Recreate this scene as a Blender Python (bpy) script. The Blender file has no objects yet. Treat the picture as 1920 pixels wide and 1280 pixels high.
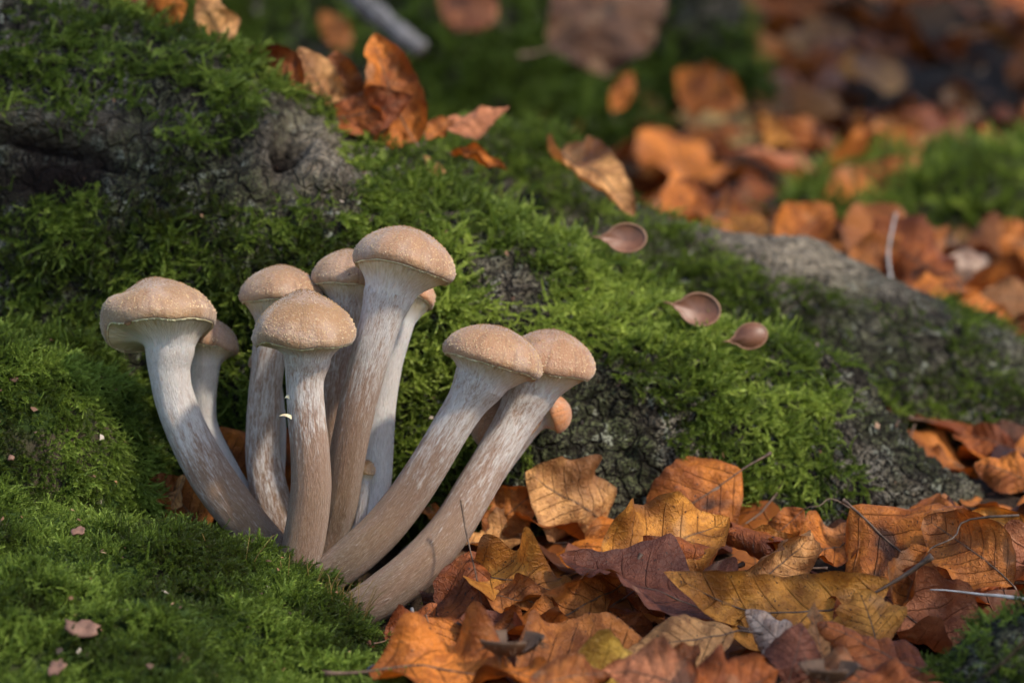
import bpy, math, random
import numpy as np
from mathutils import Vector, Matrix

# ------------------------------------------------------------------ camera, sky, sun, exposure
# lengths in this script are centimetres (S turns them into metres); z up, the camera looks along +y
S = 0.01
sc = bpy.context.scene
COL = sc.collection
CAM_Y, CAM_Z, PITCH, FPX = -80.0, 13.0, math.radians(4.0), 4800.0
cam_d = bpy.data.cameras.new('camera'); cam = bpy.data.objects.new('camera', cam_d); COL.objects.link(cam)
cam.location = (0, CAM_Y*S, CAM_Z*S); cam.rotation_euler = (math.pi/2-PITCH, 0, 0)
cam_d.sensor_width = 36; cam_d.lens = 90; cam_d.clip_start = 0.01; cam_d.clip_end = 400
cam_d.dof.use_dof = True; cam_d.dof.focus_distance = 0.778; cam_d.dof.aperture_fstop = 10.0
cam_d.dof.aperture_blades = 9
sc.camera = cam

SUN = Vector((0.58, -0.42, 0.70)).normalized()
w = bpy.data.worlds.new('World'); sc.world = w; w.use_nodes = True
wn = w.node_tree.nodes; wl = w.node_tree.links
sky = wn.new('ShaderNodeTexSky'); sky.sky_type = 'NISHITA'; sky.sun_disc = False
sky.sun_elevation = math.asin(SUN.z); sky.sun_rotation = math.atan2(SUN.x, SUN.y)
wl.new(sky.outputs[0], wn['Background'].inputs[0]); wn['Background'].inputs[1].default_value = 0.14
sun_d = bpy.data.lights.new('sun', 'SUN'); sun_d.energy = 2.3; sun_d.angle = math.radians(4.0)
sun_d.color = (1.0, 0.90, 0.76)
sun = bpy.data.objects.new('sun', sun_d); COL.objects.link(sun)
sun.rotation_euler = SUN.to_track_quat('Z', 'Y').to_euler()
sc.view_settings.view_transform = 'Standard'; sc.view_settings.look = 'None'
sc.view_settings.exposure = 0.95; sc.view_settings.gamma = 1.0
sc.cycles.use_denoising = True
sc.cycles.max_bounces = 5; sc.cycles.diffuse_bounces = 3; sc.cycles.glossy_bounces = 2; sc.cycles.transmission_bounces = 3
sc.cycles.use_adaptive_sampling = True; sc.cycles.adaptive_threshold = 0.02
sc.cycles.sample_clamp_indirect = 4.0

# ------------------------------------------------------------------ helpers
RNG = np.random.default_rng(7)
random.seed(11)

def P(u, v, Y):
    """point of the scene seen at photo pixel (u, v) when it stands at depth Y (cm)"""
    x = (u-960)/FPX; y = (640-v)/FPX
    d = np.array([x, math.cos(PITCH)+y*math.sin(PITCH), -math.sin(PITCH)+y*math.cos(PITCH)])
    t = (Y-CAM_Y)/d[1]
    return np.array([0, CAM_Y, CAM_Z])+d*t

def proj(p):
    p = np.asarray(p, float); q = p-np.array([0, CAM_Y, CAM_Z])
    f = q[..., 1]*math.cos(PITCH)-q[..., 2]*math.sin(PITCH)
    up = q[..., 1]*math.sin(PITCH)+q[..., 2]*math.cos(PITCH)
    return 960+FPX*q[..., 0]/f, 640-FPX*up/f

def _hash(i, j, k):
    h = (i*374761393+j*668265263+k*2147483647) & 0xffffffff
    h = ((h ^ (h >> 13))*1274126177) & 0xffffffff
    h = ((h ^ (h >> 16))*2246822519) & 0xffffffff
    return ((h ^ (h >> 15)) & 0xffffff)/float(0xffffff)

def vnoise(p):
    p = np.asarray(p, float); b = np.floor(p).astype(np.int64); f = p-b; f = f*f*f*(f*(f*6-15)+10)
    r = 0
    for dx in (0, 1):
        for dy in (0, 1):
            for dz in (0, 1):
                wgt = (f[..., 0] if dx else 1-f[..., 0])*(f[..., 1] if dy else 1-f[..., 1])*(f[..., 2] if dz else 1-f[..., 2])
                r = r+wgt*_hash(b[..., 0]+dx, b[..., 1]+dy, b[..., 2]+dz)
    return r*2-1

def fbm(p, octv=4, gain=0.5):
    p = np.asarray(p, float); r = 0; a = 1.0; s = 0
    for o in range(octv):
        r = r+a*vnoise(p*(2.03**o)+17.3*o); s += a; a *= gain
    return r/s

def catmull(pts, n):
    pts = np.asarray(pts, float); m = len(pts)
    q = np.vstack([2*pts[0]-pts[1], pts, 2*pts[-1]-pts[-2]])
    t = np.linspace(0, m-1, n); i = np.minimum(t.astype(int), m-2); f = (t-i)[:, None]
    a, b, c, d = q[i], q[i+1], q[i+2], q[i+3]
    return 0.5*((2*b)+(-a+c)*f+(2*a-5*b+4*c-d)*f**2+(-a+3*b-3*c+d)*f**3)

def nrm(a): return a/np.maximum(np.linalg.norm(a, axis=-1, keepdims=True), 1e-9)

def mesh_data(name, verts, faces, mat=None, attrs=None, smooth=True):
    """verts in cm -> mesh in metres; attrs: {name: (n,) or (n,3)} per vertex"""
    me = bpy.data.meshes.new(name)
    verts = np.asarray(verts, np.float32)*S
    if isinstance(faces, np.ndarray):
        k = faces.shape[1]
        me.vertices.add(len(verts)); me.vertices.foreach_set('co', verts.ravel())
        me.loops.add(faces.size); me.loops.foreach_set('vertex_index', faces.astype(np.int32).ravel())
        me.polygons.add(len(faces)); me.polygons.foreach_set('loop_start', np.arange(0, faces.size, k, dtype=np.int32))
        me.update(calc_edges=True)
    else:
        me.from_pydata(verts.tolist(), [], faces); me.update()
    if smooth and len(me.polygons): me.polygons.foreach_set('use_smooth', np.ones(len(me.polygons), bool))
    for k, a in (attrs or {}).items():
        a = np.asarray(a, np.float32)
        if a.ndim == 2:
            at = me.attributes.new(k, 'FLOAT_VECTOR', 'POINT'); at.data.foreach_set('vector', a.ravel())
        else:
            at = me.attributes.new(k, 'FLOAT', 'POINT'); at.data.foreach_set('value', a)
    if mat: me.materials.append(mat)
    return me

def grid_faces(n, m, wrap=False):
    i = np.arange(n-1)[:, None]; j = np.arange(m if wrap else m-1)[None, :]
    j2 = (j+1) % m
    return np.stack([i*m+j, i*m+j2, (i+1)*m+j2, (i+1)*m+j], -1).reshape(-1, 4)

def tube(path, rad, k=8, cap=True):
    path = np.asarray(path, float); n = len(path); rad = np.broadcast_to(rad, (n,))
    T = nrm(np.gradient(path, axis=0)); ref = np.array([0.13, 0.97, 0.21])
    A = nrm(np.cross(T, ref)); B = np.cross(T, A)
    th = np.linspace(0, 2*np.pi, k, endpoint=False)
    v = path[:, None]+rad[:, None, None]*(np.cos(th)[None, :, None]*A[:, None]+np.sin(th)[None, :, None]*B[:, None])
    f = grid_faces(n, k, True).tolist()
    if cap: f += [list(range(k))[::-1], list(range((n-1)*k, n*k))]
    return v.reshape(-1, 3), f

def link(name, me, parent=None, loc=(0, 0, 0)):
    o = bpy.data.objects.new(name, me); COL.objects.link(o)
    if parent: o.parent = parent
    o.location = tuple(np.asarray(loc, float)*S)
    return o

def tag(o, label=None, cat=None, group=None, kind=None):
    if label: o['label'] = label
    if cat: o['category'] = cat
    if group: o['group'] = group
    if kind: o['kind'] = kind
    return o

def thing(name, loc, label, cat, group=None):
    return tag(link(name, None, None, loc), label, cat, group)

# ------------------------------------------------------------------ materials
class NT:
    def __init__(s, name):
        s.m = bpy.data.materials.new(name); s.m.use_nodes = True; s.t = s.m.node_tree
        s.n = s.t.nodes; s.l = s.t.links; s.b = s.n['Principled BSDF']; s.out = s.n['Material Output']
    def node(s, typ, ins=None, **kw):
        x = s.n.new(typ)
        for k, v in kw.items(): setattr(x, k, v)
        for k, v in (ins or {}).items():
            if isinstance(v, bpy.types.NodeSocket): s.l.new(v, x.inputs[k])
            else: x.inputs[k].default_value = v
        return x
    def attr(s, name, typ='GEOMETRY'): return s.node('ShaderNodeAttribute', attribute_name=name, attribute_type=typ)
    def noise(s, vec, scale, detail=4, rough=0.55, dist=0):
        return s.node('ShaderNodeTexNoise', {'Vector': vec, 'Scale': scale, 'Detail': detail, 'Roughness': rough, 'Distortion': dist}).outputs['Fac']
    def ramp(s, fac, stops, interp='LINEAR'):
        r = s.node('ShaderNodeValToRGB', {'Fac': fac}); e = r.color_ramp.elements; r.color_ramp.interpolation = interp
        while len(e) < len(stops): e.new(0.5)
        for x, (p, c) in zip(e, stops):
            x.position = p; x.color = (*c, 1) if len(c) == 3 else c
        return r.outputs['Color']
    def step(s, fac, a, b):
        return s.node('ShaderNodeMapRange', {'Value': fac, 'From Min': a, 'From Max': b}, interpolation_type='SMOOTHSTEP').outputs[0]
    def mix(s, fac, a, b, mode='MIX'):
        x = s.node('ShaderNodeMix', data_type='RGBA', blend_type=mode)
        for i, v in ((0, fac), (6, a), (7, b)):
            if isinstance(v, bpy.types.NodeSocket): s.l.new(v, x.inputs[i])
            else: x.inputs[i].default_value = v if i == 0 else ((*v, 1) if len(v) == 3 else v)
        return x.outputs[2]
    def math(s, op, a, b=0.0, c=0.0):
        x = s.node('ShaderNodeMath', operation=op)
        for i, v in enumerate((a, b, c)):
            if isinstance(v, bpy.types.NodeSocket): s.l.new(v, x.inputs[i])
            else: x.inputs[i].default_value = v
        return x.outputs[0]
    def bump(s, h, strength, dist):
        return s.node('ShaderNodeBump', {'Height': h, 'Strength': strength, 'Distance': dist}).outputs[0]
    def set(s, **kw):
        for k, v in kw.items():
            k = k.replace('_', ' ')
            if isinstance(v, bpy.types.NodeSocket): s.l.new(v, s.b.inputs[k])
            else: s.b.inputs[k].default_value = (*v, 1) if isinstance(v, tuple) and len(v) == 3 and k != 'Subsurface Radius' else v
        return s
    def translucent(s, fac, col, normal=None):
        t = s.node('ShaderNodeBsdfTranslucent')
        s.l.new(col, t.inputs['Color']) if isinstance(col, bpy.types.NodeSocket) else None
        if normal: s.l.new(normal, t.inputs['Normal'])
        mx = s.node('ShaderNodeMixShader', {0: fac})
        s.l.new(s.b.outputs[0], mx.inputs[1]); s.l.new(t.outputs[0], mx.inputs[2]); s.l.new(mx.outputs[0], s.out.inputs[0])

def obj_co(t): return t.node('ShaderNodeTexCoord').outputs['Object']

def mat_bark():
    t = NT('bark'); co = obj_co(t)
    a = t.noise(co, 60, 6, 0.62); b = t.noise(co, 260, 5, 0.6); c = t.noise(co, 25, 3); d = t.noise(co, 900, 3)
    col = t.ramp(a, [(0.36, (0.028, 0.021, 0.015)), (0.45, (0.085, 0.068, 0.048)), (0.53, (0.19, 0.160, 0.115)), (0.64, (0.34, 0.295, 0.225))])
    col = t.mix(t.step(b, 0.54, 0.68), col, (0.26, 0.245, 0.185))
    col = t.mix(t.math('MULTIPLY', t.step(c, 0.40, 0.60), 0.75), col, t.ramp(b, [(0.38, (0.030, 0.038, 0.013)), (0.62, (0.125, 0.145, 0.055))]))          # algae film
    col = t.mix(t.math('MULTIPLY', t.step(t.noise(co, 150, 4), 0.58, 0.65), 0.8), col, (0.40, 0.41, 0.31))   # lichen
    wv = t.node('ShaderNodeVectorMath', {0: co, 1: t.node('ShaderNodeVectorMath', {0: t.node('ShaderNodeTexNoise', {'Vector': co, 'Scale': 70.0, 'Detail': 3.0}).outputs['Color'], 1: (0.012, 0.012, 0.012)}, operation='MULTIPLY').outputs[0]}, operation='ADD').outputs[0]
    vor = t.node('ShaderNodeTexVoronoi', {'Vector': wv, 'Scale': 120.0}, feature='DISTANCE_TO_EDGE').outputs['Distance']
    crack = t.step(vor, 0.10, 0.0)
    col = t.mix(t.step(d, 0.60, 0.40), col, (0.02, 0.016, 0.012))
    col = t.mix(t.math('MULTIPLY', crack, 0.75), col, (0.014, 0.010, 0.008))
    col = t.mix(t.attr('pale').outputs['Fac'], col, t.ramp(b, [(0.35, (0.09, 0.07, 0.05)), (0.6, (0.50, 0.40, 0.28))]))
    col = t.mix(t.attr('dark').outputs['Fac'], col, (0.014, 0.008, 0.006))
    h = t.math('SUBTRACT', t.math('ADD', t.math('MULTIPLY', b, 0.8), t.math('MULTIPLY', d, 0.5)), t.math('MULTIPLY', crack, 0.45))
    t.set(Base_Color=col, Roughness=0.85, Specular_IOR_Level=0.15, Normal=t.bump(t.math('ADD', h, a), 1.0, 0.006))
    return t.m

def mat_soil():
    t = NT('soil'); co = obj_co(t)
    a = t.noise(co, 90, 6, 0.7); b = t.noise(co, 500, 4)
    col = t.ramp(a, [(0.3, (0.012, 0.008, 0.006)), (0.55, (0.04, 0.024, 0.014)), (0.75, (0.10, 0.055, 0.028))])
    t.set(Base_Color=col, Roughness=0.9, Specular_IOR_Level=0.12, Normal=t.bump(t.math('ADD', a, b), 1.0, 0.003))
    return t.m

def mat_underlayer():
    t = NT('moss_underlayer'); co = obj_co(t)
    a = t.noise(co, 150, 6, 0.7); b = t.noise(co, 40, 3)
    col = t.ramp(a, [(0.3, (0.012, 0.018, 0.005)), (0.55, (0.035, 0.060, 0.012)), (0.8, (0.075, 0.105, 0.025))])
    col = t.mix(t.step(b, 0.55, 0.68), col, (0.06, 0.045, 0.03))
    t.set(Base_Color=col, Roughness=0.95, Specular_IOR_Level=0.12, Normal=t.bump(a, 1.0, 0.004))
    return t.m

def mat_moss(name, dark, mid, bright):
    t = NT(name)
    tint = t.attr('tint', 'INSTANCER').outputs['Fac']; tip = t.attr('tip').outputs['Fac']
    f = t.math('ADD', t.math('MULTIPLY', tint, 0.75), t.math('MULTIPLY', tip, 0.28))
    col = t.ramp(f, [(0.0, (0.05, 0.038, 0.014)), (0.16, dark), (0.5, mid), (0.95, bright)])
    t.set(Base_Color=col, Roughness=0.55, Specular_IOR_Level=0.35)
    t.translucent(0.35, t.mix(0.35, col, (0.30, 0.42, 0.03)))
    return t.m

def mat_leaf(mass=False):
    t = NT('dead_leaf_mass' if mass else 'dead_beech_leaf'); co = obj_co(t)
    lu = t.node('ShaderNodeSeparateXYZ', {0: t.attr('leaf').outputs['Vector']})
    u, v, q = lu.outputs[0], lu.outputs[1], lu.outputs[2]     # |across|, along, vein phase
    info = t.node('ShaderNodeObjectInfo'); base = t.attr('tone').outputs['Color'] if mass else info.outputs['Color']; rnd = info.outputs['Random']
    off = t.node('ShaderNodeVectorMath', {0: co, 1: t.node('ShaderNodeCombineXYZ', {0: rnd, 1: rnd, 2: rnd}).outputs[0]}, operation='ADD').outputs[0]
    n1 = t.noise(off, 45, 5, 0.6); n2 = t.noise(off, 220, 5, 0.65); n3 = t.noise(off, 900, 3, 0.6); n4 = t.noise(off, 28, 3)
    vein = t.math('ABSOLUTE', t.math('SUBTRACT', t.math('FRACT', q), 0.5))      # 0 on the vein
    vl = t.math('MULTIPLY', t.step(vein, 0.06, 0.0), t.step(u, 1.0, 0.55))
    mid = t.step(u, 0.06, 0.015)
    net = t.node('ShaderNodeTexVoronoi', {'Vector': off, 'Scale': 420}, feature='DISTANCE_TO_EDGE').outputs['Distance']
    col = t.mix(t.step(n1, 0.38, 0.60), t.mix(1.0, base, (0.46, 0.36, 0.32), 'MULTIPLY'), t.mix(1.0, base, (1.25, 1.15, 1.05), 'MULTIPLY'))
    col = t.mix(t.math('MULTIPLY', t.step(n2, 0.46, 0.60), 0.60), col, t.mix(1.0, base, (0.50, 0.36, 0.30), 'MULTIPLY'))
    edge = t.math('MULTIPLY', t.step(t.math('ADD', u, t.math('MULTIPLY', n4, 0.5)), 1.05, 1.3), 0.55)
    col = t.mix(edge, col, t.mix(0.5, t.mix(1.0, base, (0.25, 0.18, 0.2), 'MULTIPLY'), (0.03, 0.012, 0.012)))
    blot = t.step(n4, 0.63, 0.68)
    col = t.mix(t.math('MULTIPLY', blot, 0.8), col, (0.022, 0.014, 0.012))
    col = t.mix(t.step(n3, 0.63, 0.70), col, (0.03, 0.015, 0.01))
    pale = t.math('MULTIPLY', t.step(t.noise(off, 60, 2), 0.60, 0.70), 0.28)
    col = t.mix(pale, col, (0.48, 0.30, 0.17))
    col = t.mix(t.math('MULTIPLY', vl, 0.36), col, (0.045, 0.018, 0.010))
    col = t.mix(t.math('MULTIPLY', mid, 0.45), col, (0.06, 0.03, 0.016))
    h = t.math('ADD', t.math('MULTIPLY', vl, 0.45), t.math('ADD', t.math('MULTIPLY', n2, 0.9), t.math('MULTIPLY', t.step(net, 0.10, 0.0), 0.10)))
    nb = t.bump(t.math('ADD', h, t.math('MULTIPLY', n3, 0.3)), 0.85, 0.0016)
    t.set(Base_Color=col, Roughness=t.node('ShaderNodeMapRange', {'Value': n2, 'To Min': 0.42, 'To Max': 0.70}).outputs[0], Specular_IOR_Level=0.32, Normal=nb)
    t.translucent(0.20, t.mix(1.0, col, (1.35, 0.9, 0.55), 'MULTIPLY'))
    return t.m

def mat_stalk():
    t = NT('leaf_stalk'); n = t.noise(obj_co(t), 300, 4)
    t.set(Base_Color=t.ramp(n, [(0.35, (0.05, 0.026, 0.014)), (0.6, (0.14, 0.08, 0.045)), (0.8, (0.24, 0.17, 0.11))]), Roughness=0.6, Normal=t.bump(n, 0.6, 0.0006))
    return t.m

def mat_twig(name, a, b):
    t = NT(name); n = t.noise(obj_co(t), 220, 5)
    t.set(Base_Color=t.ramp(n, [(0.35, a), (0.65, b)]), Roughness=0.7, Normal=t.bump(n, 0.8, 0.0008))
    return t.m

def mat_stem():
    t = NT('mushroom_stem')
    fib = t.attr('fib').outputs['Vector']; sv = t.attr('sv').outputs['Fac']; wht = t.attr('white').outputs['Fac']
    a = t.noise(fib, 6.5, 6, 0.68, 0.3); b = t.noise(fib, 22, 4, 0.7, 0.2); c = t.noise(fib, 1.7, 3)
    d = t.noise(obj_co(t), 1500, 2)
    brown = t.ramp(sv, [(0.0, (0.41, 0.27, 0.19)), (0.35, (0.315, 0.19, 0.125)), (0.72, (0.235, 0.138, 0.074)), (1.0, (0.085, 0.054, 0.028))])
    brown = t.mix(t.math('MULTIPLY', t.step(c, 0.4, 0.65), 0.45), brown, (0.22, 0.115, 0.07))
    k = t.math('ADD', t.math('ADD', t.math('MULTIPLY', a, 0.75), t.math('MULTIPLY', b, 0.55)), t.math('MULTIPLY', wht, 0.62))
    white = t.step(k, 0.80, 1.10)
    col = t.mix(white, brown, (0.66, 0.61, 0.57))
    col = t.mix(t.math('MULTIPLY', t.step(b, 0.56, 0.70), 0.26), col, (0.58, 0.49, 0.41))
    col = t.mix(t.math('MULTIPLY', t.step(d, 0.70, 0.78), 0.5), col, (0.75, 0.62, 0.42))
    fv = t.node('ShaderNodeVectorMath', {0: fib, 1: (1.0, 1.0, 0.45)}, operation='MULTIPLY').outputs[0]
    e = t.noise(fv, 42, 4, 0.75, 0.1)
    col = t.mix(t.math('MULTIPLY', t.step(e, 0.53, 0.40), 0.50), col, t.mix(1.0, col, (0.52, 0.44, 0.38), 'MULTIPLY'))
    col = t.mix(t.math('MULTIPLY', t.step(e, 0.54, 0.66), 0.30), col, (0.60, 0.51, 0.43))
    h = t.math('ADD', t.math('ADD', a, t.math('MULTIPLY', b, 0.8)), t.math('MULTIPLY', e, 0.7))
    t.set(Base_Color=col, Roughness=0.62, Specular_IOR_Level=0.35, Subsurface_Weight=0.28, Subsurface_Scale=0.002, Subsurface_Radius=(1.0, 0.5, 0.3),
          Normal=t.bump(h, 0.75, 0.0012), Sheen_Weight=0.15)
    return t.m

def mat_cap():
    t = NT('mushroom_cap'); co = obj_co(t)
    cr = t.attr('cr').outputs['Fac']; st = t.attr('rad').outputs['Vector']
    info = t.node('ShaderNodeObjectInfo'); tone = info.outputs['Color']
    a = t.noise(st, 3.2, 4, 0.6, 0.3); b = t.noise(co, 1300, 3, 0.6); c = t.noise(co, 130, 4); d = t.noise(co, 600, 3)
    f = t.math('ADD', cr, t.math('MULTIPLY', t.math('SUBTRACT', c, 0.5), 0.55))
    col = t.ramp(f, [(0.0, (0.165, 0.082, 0.033)), (0.32, (0.265, 0.140, 0.060)), (0.62, (0.310, 0.166, 0.076)), (0.86, (0.335, 0.192, 0.104)), (1.0, (0.38, 0.222, 0.110))])
    col = t.mix(1.0, col, tone, 'MULTIPLY')
    col = t.mix(t.math('MULTIPLY', t.step(a, 0.48, 0.66), 0.5), col, (0.17, 0.085, 0.042))
    bloom = t.math('MULTIPLY', t.step(t.noise(co, 95, 3), 0.46, 0.64), 0.30)
    col = t.mix(bloom, col, (0.43, 0.33, 0.28))
    col = t.mix(t.math('MULTIPLY', t.step(b, 0.57, 0.68), 0.45), col, (0.62, 0.46, 0.29))
    col = t.mix(t.math('MULTIPLY', t.step(d, 0.69, 0.72), 0.75), col, (0.06, 0.03, 0.018))
    h = t.math('ADD', t.math('MULTIPLY', b, 0.7), t.math('ADD', t.math('MULTIPLY', a, 0.6), c))
    t.set(Base_Color=col, Roughness=0.55, Specular_IOR_Level=0.4, Subsurface_Weight=0.3, Subsurface_Scale=0.002, Subsurface_Radius=(1.0, 0.45, 0.22),
          Normal=t.bump(h, 0.5, 0.0012), Sheen_Weight=0.25, Sheen_Roughness=0.5)
    return t.m

def mat_veil():
    t = NT('mushroom_veil'); st = t.attr('rad').outputs['Vector']
    a = t.noise(st, 9, 4, 0.6, 0.2); c = t.noise(obj_co(t), 200, 3)
    col = t.mix(t.step(a, 0.3, 0.7), (0.52, 0.40, 0.24), (0.68, 0.57, 0.40))
    b = t.noise(st, 22, 4, 0.7, 0.2); k = t.math('ADD', t.math('ADD', t.math('MULTIPLY', a, 0.75), t.math('MULTIPLY', b, 0.55)), t.math('MULTIPLY', t.attr('white').outputs['Fac'], 0.62))
    low = t.mix(t.step(k, 0.76, 1.16), (0.38, 0.255, 0.19), (0.66, 0.61, 0.57))
    col = t.mix(t.step(t.attr('down').outputs['Fac'], 0.15, 0.75), col, low)
    col = t.mix(t.math('MULTIPLY', t.step(c, 0.5, 0.7), 0.3), col, (0.70, 0.64, 0.56))
    t.set(Base_Color=col, Roughness=0.7, Subsurface_Weight=0.35, Subsurface_Scale=0.003, Subsurface_Radius=(1.0, 0.55, 0.3), Normal=t.bump(a, 0.6, 0.0012))
    return t.m

def mat_plain(name, col, rough=0.6, sss=0.0, scale=300, var=0.35):
    t = NT(name); n = t.noise(obj_co(t), scale, 4)
    c2 = tuple(x*(1-var) for x in col)
    t.set(Base_Color=t.mix(t.step(n, 0.35, 0.65), c2, col), Roughness=rough, Normal=t.bump(n, 0.4, 0.0006), Subsurface_Weight=sss, Subsurface_Scale=0.002)
    return t.m

def mat_crumb():
    t = NT('crumb'); f = t.attr('tone').outputs['Fac']
    t.set(Base_Color=t.ramp(f, [(0.0, (0.03, 0.018, 0.01)), (0.4, (0.13, 0.06, 0.03)), (0.75, (0.28, 0.14, 0.06)), (1.0, (0.40, 0.34, 0.28))]), Roughness=0.7)
    return t.m

def mat_grain():
    t = NT('cap_granule'); cr = t.attr('cr').outputs['Fac']
    t.set(Base_Color=t.ramp(cr, [(0.0, (0.17, 0.090, 0.036)), (0.45, (0.36, 0.22, 0.10)), (0.9, (0.70, 0.52, 0.31))]), Roughness=0.6)
    return t.m

M = dict(bark=mat_bark(), soil=mat_soil(), under=mat_underlayer(),
         moss=mat_moss('cushion_moss', (0.026, 0.040, 0.007), (0.102, 0.152, 0.020), (0.320, 0.420, 0.075)),
         moss_y=mat_moss('feather_moss', (0.030, 0.042, 0.009), (0.130, 0.185, 0.024), (0.460, 0.540, 0.100)),
         leaf=mat_leaf(), leaf_mass=mat_leaf(True), stalk=mat_stalk(), stem=mat_stem(), cap=mat_cap(), veil=mat_veil(),
         grain=mat_grain(), crumb=mat_crumb(), pit_shade=mat_plain('painted_pit_shade', (0.13, 0.065, 0.022), 0.8), fringe=mat_plain('veil_fringe', (0.80, 0.66, 0.40), 0.6, 0.2),
         nut=mat_plain('beech_nut_shell', (0.17, 0.065, 0.030), 0.48, 0, 160), nut_in=mat_plain('beech_nut_rim', (0.30, 0.15, 0.08), 0.45, 0, 160),
         husk=mat_plain('beech_husk', (0.11, 0.055, 0.025), 0.7), flake=mat_plain('bark_flake', (0.20, 0.10, 0.065), 0.7),
         seta=mat_plain('moss_seta', (0.20, 0.13, 0.03), 0.5), twig=mat_twig('grey_twig', (0.05, 0.046, 0.045), (0.17, 0.16, 0.16)),
         straw=mat_twig('pale_straw', (0.30, 0.26, 0.22), (0.55, 0.50, 0.45)), brown=mat_twig('brown_twig', (0.06, 0.035, 0.02), (0.18, 0.11, 0.06)))

# ------------------------------------------------------------------ the ground
GY = np.array([-3000, -300, -60, -20, -8, 7, 20, 30, 60, 100, 150, 200, 300, 500, 1000, 6000.])
GZ = np.array([-60, -20, -7, -3.4, -1.78, 1.42, 2.1, 6.0, 8.5, 14, 23, 33, 50, 75, 110, 160.])
def ground_base(y): return np.interp(y, GY, GZ)
def litter(y): return np.interp(y, [-60, -20, -8, 7, 60], [-7, -3.4, -1.78, 1.42, 4.0])

def hit(u, v, lift=0.0):
    """point at pixel (u, v) on the litter surface raised by lift"""
    lo, hi = -60.0, 60.0
    for _ in range(40):
        m = (lo+hi)/2; p = P(u, v, m)
        if p[2] > litter(m)+lift: lo = m
        else: hi = m
    return P(u, v, lo)

def axis_samples(fine0, fine1, step, far):
    a = list(np.arange(fine0, fine1+1e-6, step)); s = step; x = fine1
    while x < far: s *= 1.25; x += s; a.append(x)
    s = step; x = fine0
    while x > -far: s *= 1.25; x -= s; a.insert(0, x)
    return np.array(a)
gx = axis_samples(-60, 80, 0.9, 5000); gy = axis_samples(-30, 200, 0.9, 5000)
X, Y = np.meshgrid(gx, gy); Z = ground_base(Y)-0.45
pp = np.stack([X, Y, 0*X], -1)
far = np.clip((Y-20)/60, 0, 1)
Z = Z+fbm(pp/9, 4)*(0.7+2.2*far)+fbm(pp/1.6, 3)*0.35
g = link('ground', mesh_data('ground', np.stack([X, Y, Z], -1).reshape(-1, 3), grid_faces(len(gy), len(gx)), M['soil']))
tag(g, 'dark woodland soil under the fallen leaves', 'ground', kind='structure')

# moss bank: two humps under the mushrooms
def bank_height(x, y):
    upx = np.clip(np.abs((x+18.6)/7.6), 0, 1); upy = np.clip(np.abs((y-4.2)/6.6), 0, 1)
    up = -1.5+8.9*np.sqrt(np.clip(1-upx**3.2-upy**2.3, 0, 1))
    crest = np.interp(x, [-40, -16, -11.5, -9, -7, -5.6, -4.8, -4.1, -3.5, -2.8], [3.2, 2.7, 2.05, 1.4, 0.62, 0.05, -0.45, -1.15, -2.2, -4])
    yc = np.interp(x, [-16, -9, -4], [-2.0, -3.0, -3.6])
    low = crest-np.where(y < yc, (yc-y)*0.17+0.011*(yc-y)**2, (y-yc)*0.42)
    k = 0.9; h = np.clip(0.5+0.5*(up-low)/k, 0, 1)
    return low*(1-h)+up*h+k*h*(1-h)
bx = np.arange(-34, -2.4, 0.16); by = np.arange(-34, 11.5, 0.16)
X, Y = np.meshgrid(bx, by); pp = np.stack([X, Y, 0*X], -1)
Z = bank_height(X, Y)+fbm(pp/3.2+5, 3)*0.55+fbm(pp/0.9, 3)*0.22
BANK = np.stack([X, Y, Z], -1)
b_me = mesh_data('moss_bank', BANK.reshape(-1, 3), grid_faces(*X.shape), M['under'])
tag(link('moss_bank', b_me), 'mossy double hump of earth that the mushrooms grow beside', 'bank', kind='structure')

# ------------------------------------------------------------------ roots
def normals(G):
    a = np.gradient(G, axis=0); b = np.gradient(G, axis=1); return nrm(np.cross(b, a))

def loft(rows, nt, ns, ex=0.85, t0=-0.25, t1=1.2):
    """rows: (u, v, Y, front half-width, back half-width, height) along the crest seen in the photo"""
    cr = catmull(np.array([np.r_[P(r[0], r[1], r[2]), r[3:]] for r in rows]), nt)
    C = cr[:, :3].copy(); af, ab, b = cr[:, 3], cr[:, 4], cr[:, 5]
    T = np.gradient(C, axis=0); T[:, 2] = 0; T = nrm(T); N = np.stack([T[:, 1], -T[:, 0], 0*T[:, 0]], -1)
    th = np.linspace(t0*np.pi, t1*np.pi, ns); c = np.cos(th); s = np.sin(th)
    c = np.sign(c)*np.abs(c)**ex; s = np.sign(s)*np.abs(s)**ex
    a = np.where(c[None] > 0, af[:, None], ab[:, None])
    G = C[:, None]+N[:, None]*(a*c[None])[..., None]
    G[..., 2] += (s[None]-1)*b[:, None]
    return G

def gauss(u, v, cu, cv, su, sv, ang=0):
    a = math.radians(ang); du, dv = u-cu, v-cv
    x = du*math.cos(a)+dv*math.sin(a); y = -du*math.sin(a)+dv*math.cos(a)
    return np.exp(-0.5*((x/su)**2+(y/sv)**2))

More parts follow.
